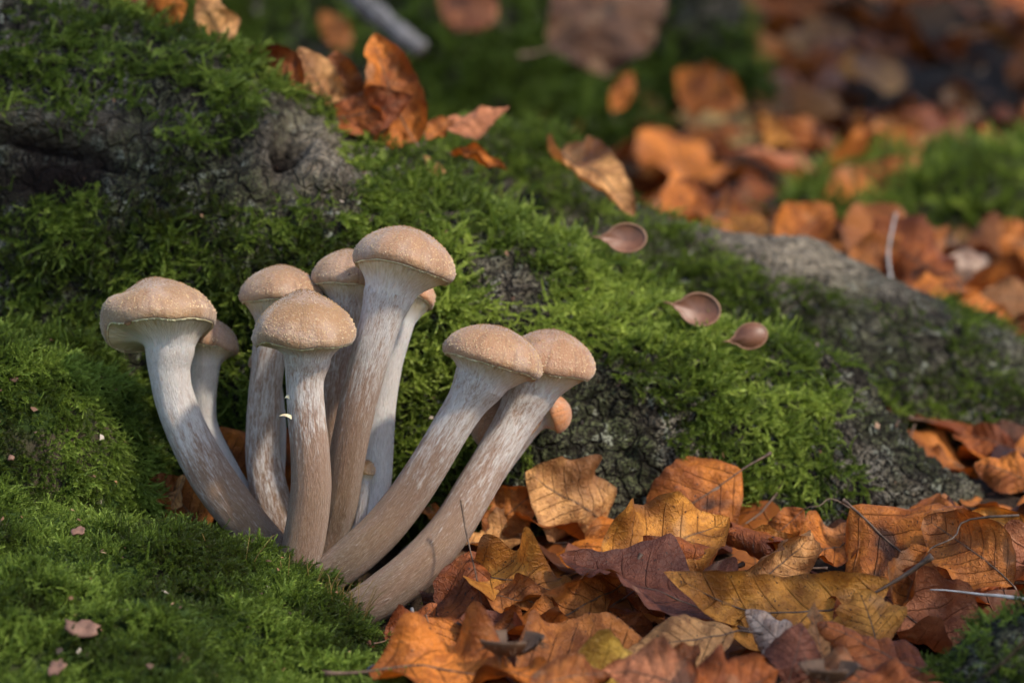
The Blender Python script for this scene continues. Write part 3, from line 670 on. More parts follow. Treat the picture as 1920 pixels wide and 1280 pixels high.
MUSH = [
 mushroom((298, 614, 1.0, 107, 94, -11, 17), [(322, 622, 1.0, 150), (318, 655, 1.0, 96), (318, 700, 1.0, 78), (332, 760, 1.0, 77), (364, 835, 0.9, 80), (408, 910, 0.6, 84), (462, 980, 0.2, 80), (520, 1040, -0.3, 70), (560, 1078, -0.6, 56)],
          'large mushroom with lopsided notched cap leaning out over the moss hump', (0.98, 1.0, 1.0), (0.80, 0.22), 1, 1000, dome=1.7, flat=0.62, notch=[(214, 16, 0.30), (250, 30, 0.16)]),
 mushroom((396, 645, 3.0, 53, 43, 13, 12), [(388, 655, 3, 90), (383, 690, 3, 62), (380, 740, 3, 52), (386, 800, 3, 46), (420, 870, 2.6, 44), (470, 950, 2.0, 42), (525, 1020, 1, 40)],
          'small white stemmed mushroom tucked behind the one with the notched cap', (1.12, 1.08, 1.05), (0.95, 0.8), 2, 350),
 mushroom((527, 560, 2.0, 78, 60, 3, 10), [(520, 575, 2, 110), (512, 620, 2, 72), (502, 690, 2, 62), (495, 770, 2, 62), (494, 850, 1.9, 66), (505, 920, 1.6, 72), (530, 1000, 1, 76), (552, 1050, 0.2, 70)],
          'mushroom with pale brown dome peeping over the pointed front cap', (1.0, 1.0, 1.02), (0.55, 0.45), 3, 550),
 mushroom((570, 630, -1.5, 101, 78, 0, -1), [(576, 640, -1.5, 140), (576, 672, -1.5, 92), (572, 715, -1.5, 70), (575, 780, -1.5, 71), (581, 850, -1.5, 74), (582, 920, -1.5, 77), (572, 1000, -1.5, 80), (560, 1060, -1.6, 78), (552, 1110, -1.8, 66)],
          'front mushroom with pointed tan cap standing upright in the middle of the clump', (0.95, 0.95, 0.92), (0.55, 0.02), 4, 1100, umbo=0.14, dome=1.85, flat=0.58),
 mushroom((650, 530, 2.0, 68, 60, 4, 9), [(655, 545, 2, 100), (650, 580, 2, 78), (638, 650, 2, 60), (625, 740, 2, 54), (617, 850, 1.8, 54), (612, 950, 1.4, 56), (606, 1040, 0.6, 50)],
          'mushroom half hidden behind the tallest one with cream underside', (1.05, 1.05, 1.05), (0.45, 0.2), 5, 500),
 mushroom((754, 500, -0.3, 99, 72, 11, 13), [(742, 518, -0.3, 150), (730, 550, -0.3, 100), (715, 595, -0.3, 80), (696, 660, -0.3, 74), (672, 750, -0.2, 71), (652, 850, 0, 69), (638, 940, 0.2, 66), (622, 1010, 0.3, 60), (604, 1070, 0, 54)],
          'tallest mushroom of the clump with smooth dome and streaked white and brown stem', (1.02, 0.98, 0.98), (0.62, 0.06), 6, 900),
 mushroom((768, 552, 2.2, 52, 40, 24, 22), [(760, 570, 2.2, 80), (748, 610, 2.1, 58), (730, 680, 1.9, 52), (716, 760, 1.7, 53), (709, 840, 1.5, 58), (703, 910, 1.2, 60), (688, 980, 0.7, 56), (650, 1050, 0, 48)],
          'pale pinkish white stem with its orange cap mostly hidden by the tallest mushroom', (1.25, 1.0, 0.85), (1.15, 1.0), 7, 250),
 mushroom((923, 676, -1.0, 98, 63, 17, 7), [(912, 690, -1.0, 150), (900, 716, -1.0, 104), (876, 755, -1.0, 78), (842, 808, -1.0, 73), (806, 868, -1.0, 74), (766, 930, -1.0, 76), (716, 993, -1.1, 79), (660, 1045, -1.3, 80), (606, 1085, -1.6, 72)],
          'arching mushroom whose tilted cap overlaps another cap', (1.05, 1.0, 1.0), (0.60, 0.14), 8, 900),
 mushroom((1030, 690, 1.0, 85, 70, 9, 5), [(1006, 705, 1.0, 150), (994, 735, 0.9, 104), (968, 785, 0.7, 78), (930, 850, 0.3, 74), (890, 918, -0.2, 76), (846, 990, -0.8, 80), (788, 1058, -1.5, 84), (722, 1112, -2.1, 84), (660, 1150, -2.6, 76)],
          'outermost mushroom bending low over the leaves with its cap behind the tilted cap', (1.02, 0.92, 0.90), (0.56, 0.16), 9, 900),
 mushroom((950, 782, 2.0, 74, 50, -20, -48), [(950, 810, 2.6, 60), (940, 850, 2.8, 46), (900, 910, 2.8, 42), (840, 980, 2.2, 40), (760, 1050, 1, 40)],
          'brown grainy cap half hidden behind the two arching stems', (1.1, 0.92, 0.80), (0.5, 0.2), 10, 500),
 mushroom((1036, 776, 3.2, 38, 36, 68, 10), [(1026, 782, 3.2, 40), (1000, 800, 3.2, 34), (960, 850, 3.2, 32), (900, 930, 2.8, 32), (800, 1030, 1.5, 32)],
          'small smooth orange cap turned sideways behind the outermost stem', (1.55, 1.05, 0.60), (0.6, 0.3), 11, 0, fringe=False, umbo=0.0),
 mushroom((687, 884, 0.4, 17, 22, 5, -4), [(686, 893, 0.4, 24), (683, 915, 0.4, 22), (679, 955, 0.4, 22), (674, 995, 0.2, 24), (662, 1040, -0.2, 22)],
          'tiny yellowish mushroom sprouting between the stems at the base', (1.15, 1.1, 0.8), (0.7, 0.5), 12, 60, fringe=False, umbo=0.0),
 mushroom((502, 680, 3.2, 37, 30, -6, 0), [(506, 690, 3.2, 44), (515, 730, 3.2, 30), (522, 790, 3.2, 28), (522, 850, 3, 28), (520, 930, 2.4, 28), (540, 1010, 1.4, 28)],
          'small pale mushroom almost hidden behind the brown stem next to the front one', (1.2, 1.15, 1.1), (1.0, 0.9), 13, 80, fringe=False),
]
# torn ring scale on the front stem
def ring_scrap(m_obj, u, v, Yd, du, dv, seed):
    base = np.array(m_obj.location)/S; p = P(u, v, Yd); k = (Yd-CAM_Y)/FPX
    d = np.array([du*k, 0, -dv*k]); t = np.linspace(0, 1, 8)[:, None]
    mid = p+d*t+np.array([0, 0, 1])*(0.06*np.sin(t*3)); wd = 0.06*(1-t)**0.7
    V = np.concatenate([mid+wd*np.array([0, 0.2, 1]), mid-wd*np.array([0, 0.2, 1])+np.array([0, -0.03, 0])])
    F = [[i, i+1, i+9, i+8] for i in range(7)]
    link('ring_scrap', mesh_data('ring_scrap', V-base, F, M['fringe']), m_obj)
ring_scrap(MUSH[3], 547, 782, -1.9, -24, -2, 1)
ring_scrap(MUSH[3], 543, 745, -1.8, -10, 3, 2)

# ------------------------------------------------------------------ fallen beech leaves: beech_leaf > blade, stalk
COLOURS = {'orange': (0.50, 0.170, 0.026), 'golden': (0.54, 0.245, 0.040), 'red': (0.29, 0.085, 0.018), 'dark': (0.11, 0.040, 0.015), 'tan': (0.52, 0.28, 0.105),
           'pink': (0.44, 0.18, 0.085), 'purple': (0.18, 0.062, 0.032), 'grey': (0.46, 0.36, 0.29), 'yellow': (0.46, 0.31, 0.05), 'brown': (0.36, 0.130, 0.026)}

def leaf_shape(W=0.62, kx=0.0, ky=0.0, fold=0.0, wave=0.04, twist=0.0, crumple=0.02, pleat=0.012, seed=0, nu=15, nv=45, stalk=0.22, sbend=0.5, tear=0.0, tipcurl=0.0, rim=0.0, lat=0.0):
    """a leaf of length 1 along +y, blade facing +z; returns blade grid, leaf attribute, stalk path and radii"""
    r = np.random.default_rng(seed)
    v = np.linspace(0, 1, nv)[:, None]; u = np.linspace(-1, 1, nu)[None]
    prof = np.sin(np.pi*v**0.88)**0.78*(1-0.10*v)+0.004
    sca = 1+0.022*np.cos(2*np.pi*7.5*v+0.6)*np.abs(u)
    if tear:
        e = vnoise(np.stack([np.broadcast_to(v*9, (nv, nu)), np.broadcast_to(np.sign(u)*3.0, (nv, nu)), np.full((nv, nu), seed*1.7)], -1))
        sca = sca-tear*np.clip(e, 0, 1)*np.abs(u)
    x = u*W/2*prof*sca; y = v+0.0*u; s = np.abs(u)
    q = v*7.2-s*prof*W*2.9
    z = pleat*np.cos(2*np.pi*q)*np.clip(s*2.5, 0, 1)*prof
    ph = r.random(2)*6.28; fr = 1.3+r.random(2)*1.4
    z = z+wave*s**2*np.where(u > 0, np.sin(2*np.pi*fr[0]*v+ph[0]), np.sin(2*np.pi*fr[1]*v+ph[1]))*prof
    z = z+fold*np.abs(x)+rim*s**3*prof*np.where(u > 0, 1.0, 0.6+0.4*np.sin(5*v+seed))
    x = x+lat*((v-0.5)**2-0.25)
    p3 = np.stack([x*3.2, y*3.2, 0*x+seed*2.3], -1)
    z = z+crumple*fbm(p3, 3)*1.6
    if abs(kx) > 1e-3:
        a = kx*x; x, z = (1/kx-z)*np.sin(a), 1/kx-(1/kx-z)*np.cos(a)
    kk = ky+tipcurl*np.clip(v-0.55, 0, 1)*2
    ang = np.cumsum(np.broadcast_to(kk, (nv, 1))/(nv-1), 0)-kk[0]/(nv-1)
    cy = np.cumsum(np.cos(ang), 0)/(nv-1); cz = np.cumsum(np.sin(ang), 0)/(nv-1)
    cy -= cy[0]; cz -= cz[0]
    Yn, Zn = cy-z*np.sin(ang), cz+z*np.cos(ang)
    tw = twist*(v-0.3); xr = x*np.cos(tw)-(Zn-cz)*np.sin(tw); Zn = cz+x*np.sin(tw)+(Zn-cz)*np.cos(tw)
    G = np.stack([xr+0*y, Yn+0*u, Zn], -1)
    at = np.stack([np.broadcast_to(s, (nv, nu)), np.broadcast_to(v, (nv, nu)), np.broadcast_to(q, (nv, nu))], -1)
    c = nu//2; mid = G[:, c]+np.array([0, 0, 0.0])
    t = np.linspace(stalk, 0.012, 10)
    d0 = nrm(mid[0]-mid[4]); up = np.array([0.25*r.normal(), 0, 1.0])
    sw = np.array([r.normal(0, 0.9), 0, 0]); st = np.stack([mid[0]+d0*k+(up*sbend*1.4+sw)*k*k+sw*0.25*k*math.sin(9*k) for k in t])
    path = np.concatenate([st, mid[:-4:3]]); rad = np.concatenate([np.linspace(0.0125, 0.0095, 10), np.linspace(0.0070, 0.0015, len(mid[:-4:3]))])
    rad[:2] *= 1.35
    return G, at, path, rad

def frame(B, T, n, roll, G):
    """matrix that lays the leaf's base at B and its tip at T, blade facing n"""
    c = G.shape[1]//2; lb, lt = G[0, c], G[-1, c]; lc = lt-lb; ll = np.linalg.norm(lc); wc = T-B; wl = np.linalg.norm(wc)
    ly = lc/ll; lz = nrm(np.array([0, 0, 1.])-ly*ly[2]); lx = np.cross(ly, lz)
    wy = wc/wl; wz = np.asarray(n, float); wz = nrm(wz-wy*(wz@wy)); wx = np.cross(wy, wz)
    a = math.radians(roll); wz, wx = wz*math.cos(a)+wx*math.sin(a), wx*math.cos(a)-wz*math.sin(a)
    Rm = np.stack([wx, wy, wz], 1) @ np.stack([lx, ly, lz], 1).T
    return lambda p: (p-lb) @ (Rm*(wl/ll)).T, wl/ll

def leaf(B, T, col, label, n=(0, -0.75, 0.75), roll=0, group=None, cat='leaf', name='beech_leaf', shade=1.0, **kw):
    G, at, path, rad = leaf_shape(**kw); f, sc_ = frame(B, T, n, roll, G)
    o = thing(name, B, label, cat, group)
    b = link('blade', mesh_data('blade', f(G.reshape(-1, 3)), grid_faces(*G.shape[:2]), M['leaf'], {'leaf': at.reshape(-1, 3)}), o)
    c = COLOURS[col] if isinstance(col, str) else col; b.color = (*[min(1, x*shade) for x in c], 1)
    v, fc = tube(f(path), rad*sc_, 6); link('stalk', mesh_data('stalk', v, fc, M['stalk']), o)
    return o

LEAF_N = [0]; ENL = 1.32
def fg(bu, bv, tu, tv, lb, lt, col, label, W=0.62, n=(0, -0.75, 0.75), roll=0, **kw):
    LEAF_N[0] += 1; kw.setdefault('seed', LEAF_N[0]*3+1); kw['wave'] = kw.get('wave', 0.07)*1.4+0.02; kw['crumple'] = kw.get('crumple', 0.03)*1.6+0.02; q = np.random.default_rng(kw['seed']+5000)
    kw['kx'] = kw.get('kx', q.uniform(-0.8, 0.8))*(1.5 if abs(kw.get('kx', 0)) < 2 else 1.15); kw.setdefault('rim', q.choice([-1, 1, 1])*q.uniform(0.06, 0.30)); kw.setdefault('lat', q.uniform(-0.30, 0.30)); kw.setdefault('tipcurl', q.uniform(-1.2, 1.2)); kw.setdefault('twist', q.uniform(-0.5, 0.5))
    mu, mv = (bu+tu)/2, (bv+tv)/2; bu, bv, tu, tv = mu+(bu-mu)*ENL, mv+(bv-mv)*ENL, mu+(tu-mu)*ENL, mv+(tv-mv)*ENL
    B_ = hit(bu, bv, lb); T_ = hit(tu, tv, lt); k = math.hypot(tu-bu, tv-bv)/FPX*(B_[1]-CAM_Y)
    T_ = P(tu, tv, B_[1]+min(max(T_[1]-B_[1], -0.55*k-0.2), 0.55*k+0.2))
    return leaf(B_, T_, col, label, n, roll, 'fallen beech leaves in the litter', W=W, **kw)
def at(bu, bv, by, tu, tv, ty, col, label, W=0.62, n=(0, -0.85, 0.5), roll=0, group='beech leaves caught on the roots', **kw):
    LEAF_N[0] += 1; kw.setdefault('seed', LEAF_N[0]*3+1); kw.setdefault('wave', 0.09); kw['crumple'] = kw.get('crumple', 0.03)*1.5+0.02; q = np.random.default_rng(kw['seed']+5000)
    kw.setdefault('rim', q.uniform(-0.16, 0.18)); kw.setdefault('lat', q.uniform(-0.30, 0.30)); kw.setdefault('tipcurl', q.uniform(-1.5, 1.5))
    return leaf(P(bu, bv, by), P(tu, tv, ty), col, label, n, roll, group, W=W, **kw)

# --- litter at the front right, back to front
fg(1120, 968, 1004, 896, 0.3, 2.2, 'tan', 'crinkled pale leaf standing behind the large flat orange one', 0.85, (0.1, -1, 0.3), wave=0.10, crumple=0.06, ky=-0.4)
fg(920, 988, 1000, 925, 0.2, 1.6, 'brown', 'brown leaf leaning at the foot of the root beside the outermost mushroom', 0.8, (0, -1, 0.4), crumple=0.05)
fg(890, 1015, 978, 985, 0.1, 0.4, 'tan', 'cream tan leaf lying under the outermost mushroom stem', 0.6, (-0.2, -0.6, 0.8), kx=-1.2)
fg(842, 972, 786, 962, 0.6, 0.9, 'orange', 'small bright orange leaf tip showing between the two arching stems', 0.45, (0, -0.7, 0.7), stalk=0.02)
fg(1368, 894, 1226, 978, 2.2, 0.6, 'orange', 'upright orange leaf resting on the moss with its stalk pointing up', 0.70, (-0.15, -1, 0.25), wave=0.05, kx=0.8, stalk=0.30, sbend=0.1, seed=8)
fg(1498, 962, 1440, 1012, 1.6, 0.5, 'orange', 'small leaf with a long curved stalk lying before the bark', 0.55, (0.2, -0.9, 0.4), kx=1.0, stalk=0.75, sbend=-0.45)
fg(1880, 1082, 1752, 985, 0.9, 1.9, 'brown', 'smooth brown orange leaf with a long stalk beside the large ribbed leaf', 0.72, (-0.35, -0.8, 0.5), kx=0.7, stalk=0.5, sbend=-0.2)
fg(1700, 985, 1790, 972, 0.4, 1.4, 'orange', 'orange leaf edge rising behind the large ribbed leaf', 0.9, (0, -0.8, 0.5), wave=0.1)
fg(1935, 1010, 1838, 965, 0.4, 1.4, 'golden', 'golden curved leaf behind the smooth brown orange leaf', 0.6, (-0.2, -0.8, 0.6), kx=1.2)
fg(1930, 1040, 1820, 1010, 0.2, 0.4, 'dark', 'dark leaf with blackened edge below the golden curved one', 0.5, (0, -0.5, 0.9), wave=0.1)
fg(1960, 1050, 1845, 1130, 0.5, 0.5, 'pink', 'pinkish orange leaf lying flat before the blackened dark leaf', 0.75, (-0.2, -0.5, 0.8), kx=0.5)
fg(1205, 980, 965, 1098, 0.9, 0.8, 'orange', 'large flat orange leaf with a dark midrib beside the outermost mushroom', 0.86, (-0.35, -0.62, 0.8), kx=-0.7, wave=0.05, pleat=0.008, stalk=0.28, sbend=-0.05, seed=40)
fg(1158, 1085, 1338, 985, 0.9, 2.0, 'golden', 'mottled golden leaf with black specks beside the large flat orange one', 0.74, (0.1, -0.9, 0.5), kx=0.4, wave=0.08, seed=14)
fg(1480, 1052, 1340, 1002, 0.7, 1.2, 'red', 'red brown leaf rolled into an open tube', 0.80, (0.1, -0.7, 0.7), kx=4.6, wave=0.03, crumple=0.02)
fg(1490, 1036, 1408, 1004, 0.9, 1.5, 'golden', 'thin golden leaf edge above the rolled leaf', 0.45, (0, -0.6, 0.8), kx=1.0, stalk=0.04)
fg(1592, 1005, 1490, 1030, 0.9, 0.9, 'orange', 'flat orange leaf lying between the rolled leaf and the ribbed leaf', 0.6, (0, -0.55, 0.85), wave=0.09)
fg(1625, 978, 1815, 1165, 2.1, 0.7, 'orange', 'large ribbed orange leaf sloping towards the grey straw', 0.80, (-0.35, -0.85, 0.55), kx=-0.55, ky=-0.35, pleat=0.020, wave=0.03, stalk=0.05)
fg(1415, 1096, 1508, 1012, 0.5, 1.1, 'tan', 'crumpled tan leaf standing behind the long curved leaf', 0.62, (0.25, -1, 0.3), kx=1.3, crumple=0.07, pleat=0.02)
fg(1736, 1046, 1690, 1150, 2.6, 1.4, 'brown', 'shrivelled folded brown leaf with its stalk standing straight up', 0.34, (-0.5, -0.8, 0.2), fold=1.6, crumple=0.04, wave=0.08, stalk=0.72, sbend=0.25, seed=22)
fg(1195, 1108, 1325, 1045, 0.8, 1.3, 'red', 'red brown leaf tucked below the mottled golden one', 0.6, (0, -0.9, 0.4), kx=0.8, wave=0.1)
fg(1345, 1158, 1090, 1056, 1.0, 2.3, 'purple', 'purple brown leaf folded along its length with a pointed raised tip', 0.50, (0.25, -0.55, 0.9), kx=-2.4, wave=0.05, stalk=0.06, seed=31)
fg(1620, 1090, 1296, 1074, 2.2, 2.5, 'golden', 'long golden boat shaped leaf curving across the middle of the litter', 0.36, (0, -1, 0.35), ky=0.15, kx=0.9, wave=0.04, stalk=0.20, sbend=0.5, pleat=0.01, seed=5, rim=0.05, lat=0.62, twist=0.0, tipcurl=0.0)
fg(1630, 1180, 1575, 1092, 0.8, 1.7, 'red', 'dark red leaf below the end of the boat shaped leaf', 0.7, (0.2, -0.9, 0.4), kx=0.9)
fg(1640, 1205, 1612, 1118, 0.9, 1.9, 'golden', 'cupped golden brown leaf with curved ribs in front of the ribbed leaf', 0.86, (-0.1, -0.9, 0.45), kx=-1.0, pleat=0.022, ky=-0.4)
fg(1672, 1125, 1835, 1238, 1.5, 0.9, 'pink', 'pinkish leaf with grey stain lying beside the dark mossy root end', 0.74, (0.1, -0.7, 0.7), kx=0.5, stalk=0.04)
fg(885, 1052, 905, 1180, 2.0, 0.5, 'red', 'red leaf hanging by an upright dark stalk in front of the outermost stem', 1.05, (0.0, -0.8, 0.6), fold=-0.35, wave=0.05, stalk=0.52, sbend=0.15, seed=17)
fg(902, 1082, 1064, 1116, 1.2, 1.2, 'golden', 'wavy golden leaf beside the red leaf with the upright stalk', 0.46, (0, -0.85, 0.55), wave=0.13, kx=-0.6, stalk=0.04)
fg(930, 1118, 1036, 1150, 1.0, 0.9, 'brown', 'small brown leaf with a grey spot below the wavy golden one', 0.55, (0, -0.8, 0.6), kx=0.5)
fg(1145, 1102, 985, 1170, 1.4, 1.1, 'brown', 'orange brown leaf folded upward in the middle of the near litter', 0.52, (0.1, -0.85, 0.5), kx=1.6, wave=0.05)
fg(835, 1110, 812, 1165, 0.6, 0.3, 'dark', 'nearly black leaf scrap under the lowest mushroom stem', 0.7, (-0.2, -0.9, 0.3), wave=0.1, stalk=0.03)
fg(735, 1192, 808, 1140, 0.4, 0.9, 'red', 'reddish leaf tucked in against the edge of the moss bank', 0.6, (-0.1, -0.8, 0.5), wave=0.1)
fg(925, 1182, 1072, 1166, 1.1, 1.2, 'orange', 'thin wavy orange leaf strip above the spiny husk', 0.36, (0, -0.75, 0.6), wave=0.14)
fg(890, 1158, 948, 1262, 1.5, 0.8, 'purple', 'dark purple red leaf with a ragged edge near the moss bank', 0.8, (0.2, -0.9, 0.4), wave=0.09, tear=0.15, stalk=0.03)
fg(805, 1172, 835, 1268, 1.6, 0.7, 'orange', 'light orange peaked leaf beside the moss bank', 1.15, (-0.1, -0.75, 0.6), fold=-0.5, wave=0.05, stalk=0.04, seed=44)
fg(1000, 1256, 1192, 1218, 1.0, 1.1, 'brown', 'broad brown leaf with dark curved veins at the front', 0.82, (0.05, -0.75, 0.7), kx=-0.7, pleat=0.012, stalk=0.03, seed=12)
fg(1352, 1188, 1196, 1218, 1.6, 1.2, 'tan', 'pale brown leaf with a dark stain at the front', 0.56, (0, -0.75, 0.7), kx=0.9, wave=0.07, seed=19)
fg(1478, 1215, 1410, 1152, 1.2, 1.7, 'grey', 'pale lilac grey leaf patch between dark red leaves', 0.7, (-0.2, -0.9, 0.4), stalk=0.03, tear=0.2)
fg(1545, 1235, 1530, 1142, 1.2, 2.4, 'tan', 'narrow pointed tan leaf scrap standing upright', 0.32, (0.2, -1, 0.2), kx=1.5, stalk=0.02)
fg(1480, 1268, 1500, 1180, 1.1, 1.6, 'purple', 'dull purple brown leaf between the pale patch and the tan scrap', 0.7, (-0.1, -0.9, 0.4), kx=0.7, stalk=0.03)
fg(1742, 1256, 1556, 1182, 1.4, 1.7, 'red', 'long red brown leaf whose curved stalk rises past the mossy root end', 0.46, (-0.1, -0.6, 0.8), kx=-1.2, wave=0.06, stalk=0.62, sbend=1.5, seed=27)
fg(1545, 1260, 1745, 1285, 1.9, 1.6, 'red', 'rusty leaf with a wavy upper edge before the long red brown one', 0.55, (0, -0.85, 0.5), wave=0.12, kx=-0.8, stalk=0.03)
fg(1318, 1295, 1440, 1262, 1.8, 1.8, 'red', 'dark reddish leaf with a pale scalloped edge beside the purple brown leaf', 0.8, (0, -0.9, 0.45), wave=0.12, stalk=0.03)
fg(1440, 1130, 1320, 1195, 0.9, 0.9, 'dark', 'dark leaf in the hollow beneath the boat shaped leaf', 0.6, (0.1, -0.6, 0.7), kx=1.2)
fg(1300, 1120, 1440, 1175, 1.2, 1.1, 'dark', 'dark brown hollow leaf under the purple folded one', 0.55, (0, -0.8, 0.6), kx=1.8)
fg(735, 1262, 1010, 1288, 1.4, 1.4, 'orange', 'long orange leaf with a wavy rim along the front', 0.42, (0, -0.7, 0.75), wave=0.12, kx=-0.8, seed=50)
fg(1075, 1285, 1235, 1245, 1.1, 1.4, 'yellow', 'yellow leaf with green tinge at the front', 0.5, (0, -0.8, 0.6), wave=0.06)
fg(1290, 1300, 1150, 1262, 1.7, 1.9, 'pink', 'dull pinkish brown leaf over the yellow one at the front', 0.55, (0, -0.85, 0.5), kx=-0.6)
fg(1010, 1296, 1130, 1270, 1.8, 1.8, 'brown', 'brown leaf rim at the front beside the yellow leaf', 0.5, (0, -0.8, 0.6), wave=0.1)
fg(1240, 1268, 1300, 1215, 1.2, 1.4, 'brown', 'small dark edged leaf between the stained and the pinkish leaf', 0.6, (-0.2, -0.8, 0.5), kx=1.0)
fg(1150, 1150, 1215, 1215, 1.0, 0.9, 'red', 'wine red leaf lying in the shade of the folded purple leaf', 0.7, (0.1, -0.8, 0.6), kx=1.2)
# --- right, between the roots
at(1935, 905, 8, 1826, 870, 9, 'orange', 'large smooth orange leaf beside the foot of the bare root', 0.75, (-0.1, -0.9, 0.4), kx=-0.9, stalk=0.1)
at(1905, 845, 14, 1785, 815, 15, 'red', 'red brown curled leaf at the foot of the bare root', 0.5, (0, -0.8, 0.6), kx=1.6)
at(1710, 825, 14.5, 1790, 905, 12.5, 'brown', 'brown leaf wedged in the cleft between the two roots', 0.5, (0.3, -0.8, 0.5), kx=1.0)
at(1920, 985, 8, 1815, 930, 9.5, 'brown', 'shaded brown leaf under the large smooth orange one', 0.6, (0, -0.8, 0.6), kx=0.6)
at(1850, 840, 15, 1925, 800, 16, 'dark', 'dark leaf in the cleft behind the curled red brown leaf', 0.6, (0, -0.8, 0.5))
# --- caught behind the clump
at(390, 1000, 2.0, 282, 888, 1.8, 'brown', 'frayed brown leaf curled against the moss hump behind the notched mushroom', 0.75, (0.4, -0.9, 0.3), kx=2.4, tear=0.35, crumple=0.05, group='beech leaves behind the clump')
at(345, 890, 1.9, 300, 985, 1.6, 'tan', 'pinkish curled leaf edge beside the frayed brown one', 0.42, (-0.6, -0.8, 0.1), kx=1.5, group='beech leaves behind the clump', stalk=0.05)
at(470, 930, 3.9, 408, 800, 3.7, 'orange', 'orange leaf behind the stems of the notched and brown mushrooms', 0.85, (0.1, -0.95, 0.3), kx=0.8, wave=0.08, group='beech leaves behind the clump')
at(560, 910, 4.0, 525, 795, 3.8, 'red', 'red leaf glimpsed between the stems in the middle of the clump', 0.7, (0.1, -0.95, 0.3), kx=0.6, group='beech leaves behind the clump')
at(535, 1000, 3.0, 545, 870, 3.2, 'orange', 'lower orange leaf glimpsed between the stems in the middle of the clump', 0.6, (0.1, -0.95, 0.3), group='beech leaves behind the clump')
def at2(bu, bv, by, tu, tv, ty, *a, **k): return at(bu, bv, by-2.2, tu, tv, ty-2.2, *a, **k)     # the crest lies at y 13 to 15
# --- on top of the big root
at2(250, 75, 17.5, 350, 5, 17, 'orange', 'dark orange leaf on the highest part of the root crest', 0.8, (0, -1, 0.3), kx=0.5, seed=61)
at2(235, 20, 18.5, 305, -40, 19, 'red', 'shaded leaf behind the dark orange one on the crest', 0.8, (0, -1, 0.3))
at2(415, 112, 17.5, 372, -15, 17.2, 'tan', 'twisted orange tan leaf standing on the crest', 0.62, (0.3, -1, 0.1), kx=1.3, twist=0.8, crumple=0.05)
at2(445, 125, 17.5, 418, 60, 17.4, 'pink', 'narrow pinkish leaf scrap beside the twisted leaf on the crest', 0.5, (0.3, -1, 0.1), kx=1.3)
at2(565, 172, 15.6, 462, 92, 15.8, 'red', 'dark red brown leaf in the heap on the root', 0.95, (-0.1, -1, 0.3), kx=0.6, wave=0.09)
at2(640, 215, 16.4, 560, 88, 16.6, 'tan', 'tan curled leaf in the middle of the heap on the root', 0.60, (0.2, -1, 0.2), kx=1.8, crumple=0.06)
at2(660, 215, 17, 628, 95, 17.4, 'brown', 'brown leaf at the back of the heap on the root', 0.75, (0, -1, 0.2), crumple=0.06)
at2(615, 222, 16.2, 775, 180, 16, 'red', 'red brown leaf with a frilled upper edge in the heap on the root', 0.52, (0.0, -1, 0.15), kx=-0.7, wave=0.10, crumple=0.05, stalk=0.05)
at2(780, 268, 16.6, 702, 62, 17.4, 'orange', 'tall orange leaf standing at the lower end of the heap on the root', 0.56, (0.35, -1, 0.1), kx=1.1, ky=-0.4, crumple=0.05, stalk=0.04)
at2(700, 262, 15.8, 775, 262, 15.6, 'orange', 'low orange leaf edge under the heap on the root', 0.6, (0, -0.9, 0.4), wave=0.12)
at2(810, 245, 19, 955, 200, 20, 'pink', 'reddish pointed leaf lying beyond the heap on the root', 0.36, (0, -0.7, 0.7), kx=1.2)
at2(800, 262, 17, 850, 225, 18, 'brown', 'small brown leaf stub beside the heap on the root', 0.6, (0, -0.9, 0.4), kx=1.5)
at2(845, 288, 16.5, 955, 322, 15.6, 'orange', 'bright orange curved leaf lying on the moss of the root', 0.34, (0.1, -0.7, 0.7), kx=2.0, ky=-0.8, stalk=0.05)
at2(795, 292, 15.6, 850, 348, 14.8, 'tan', 'thin pale leaf scrap on the bark below the heap', 0.35, (0.2, -0.8, 0.5), kx=2.0, stalk=0.12)
at2(1050, 285, 23, 1190, 405, 19.5, 'tan', 'pale sunlit leaf drooping over the saddle between the roots', 0.40, (0.2, -0.9, 0.35), kx=1.6, ky=-1.2, wave=0.05, seed=77)
# --- dark gap at the left
at(10, 655, 9.5, 60, 575, 10, 'brown', 'brown leaf standing in the dark gap behind the moss hump', 0.5, (0.3, -0.9, 0.3), kx=1.5, group='leaves in the gap behind the moss hump')
at(-20, 600, 10.5, 45, 640, 10, 'dark', 'dark leaf lying in the gap behind the moss hump', 0.6, (0.2, -0.8, 0.5), group='leaves in the gap behind the moss hump')
at(85, 650, 9.2, 150, 595, 9.8, 'orange', 'rolled leaf across the dark gap behind the moss hump', 0.45, (0, -0.8, 0.5), kx=3.5, group='leaves in the gap behind the moss hump')
at(20, 672, 8.6, 85, 655, 8.6, 'orange', 'flat orange leaf scrap on the edge of the moss hump', 0.4, (0, -0.7, 0.7), group='leaves in the gap behind the moss hump')
at(110, 650, 9.4, 165, 640, 9.6, 'red', 'red leaf beneath the rolled leaf in the dark gap', 0.7, (0, -0.9, 0.4), kx=1.2, group='leaves in the gap behind the moss hump')
at(195, 640, 10, 165, 590, 10, 'pink', 'pinkish leaf scrap next to the rolled leaf in the dark gap', 0.45, (0.4, -0.9, 0.3), kx=1.2, group='leaves in the gap behind the moss hump')
at(-30, 480, 12, 30, 465, 11.6, 'red', 'red brown leaf edge on the mossy root above the dark gap', 0.7, (0.2, -0.8, 0.5), kx=1.0, group='leaves in the gap behind the moss hump')
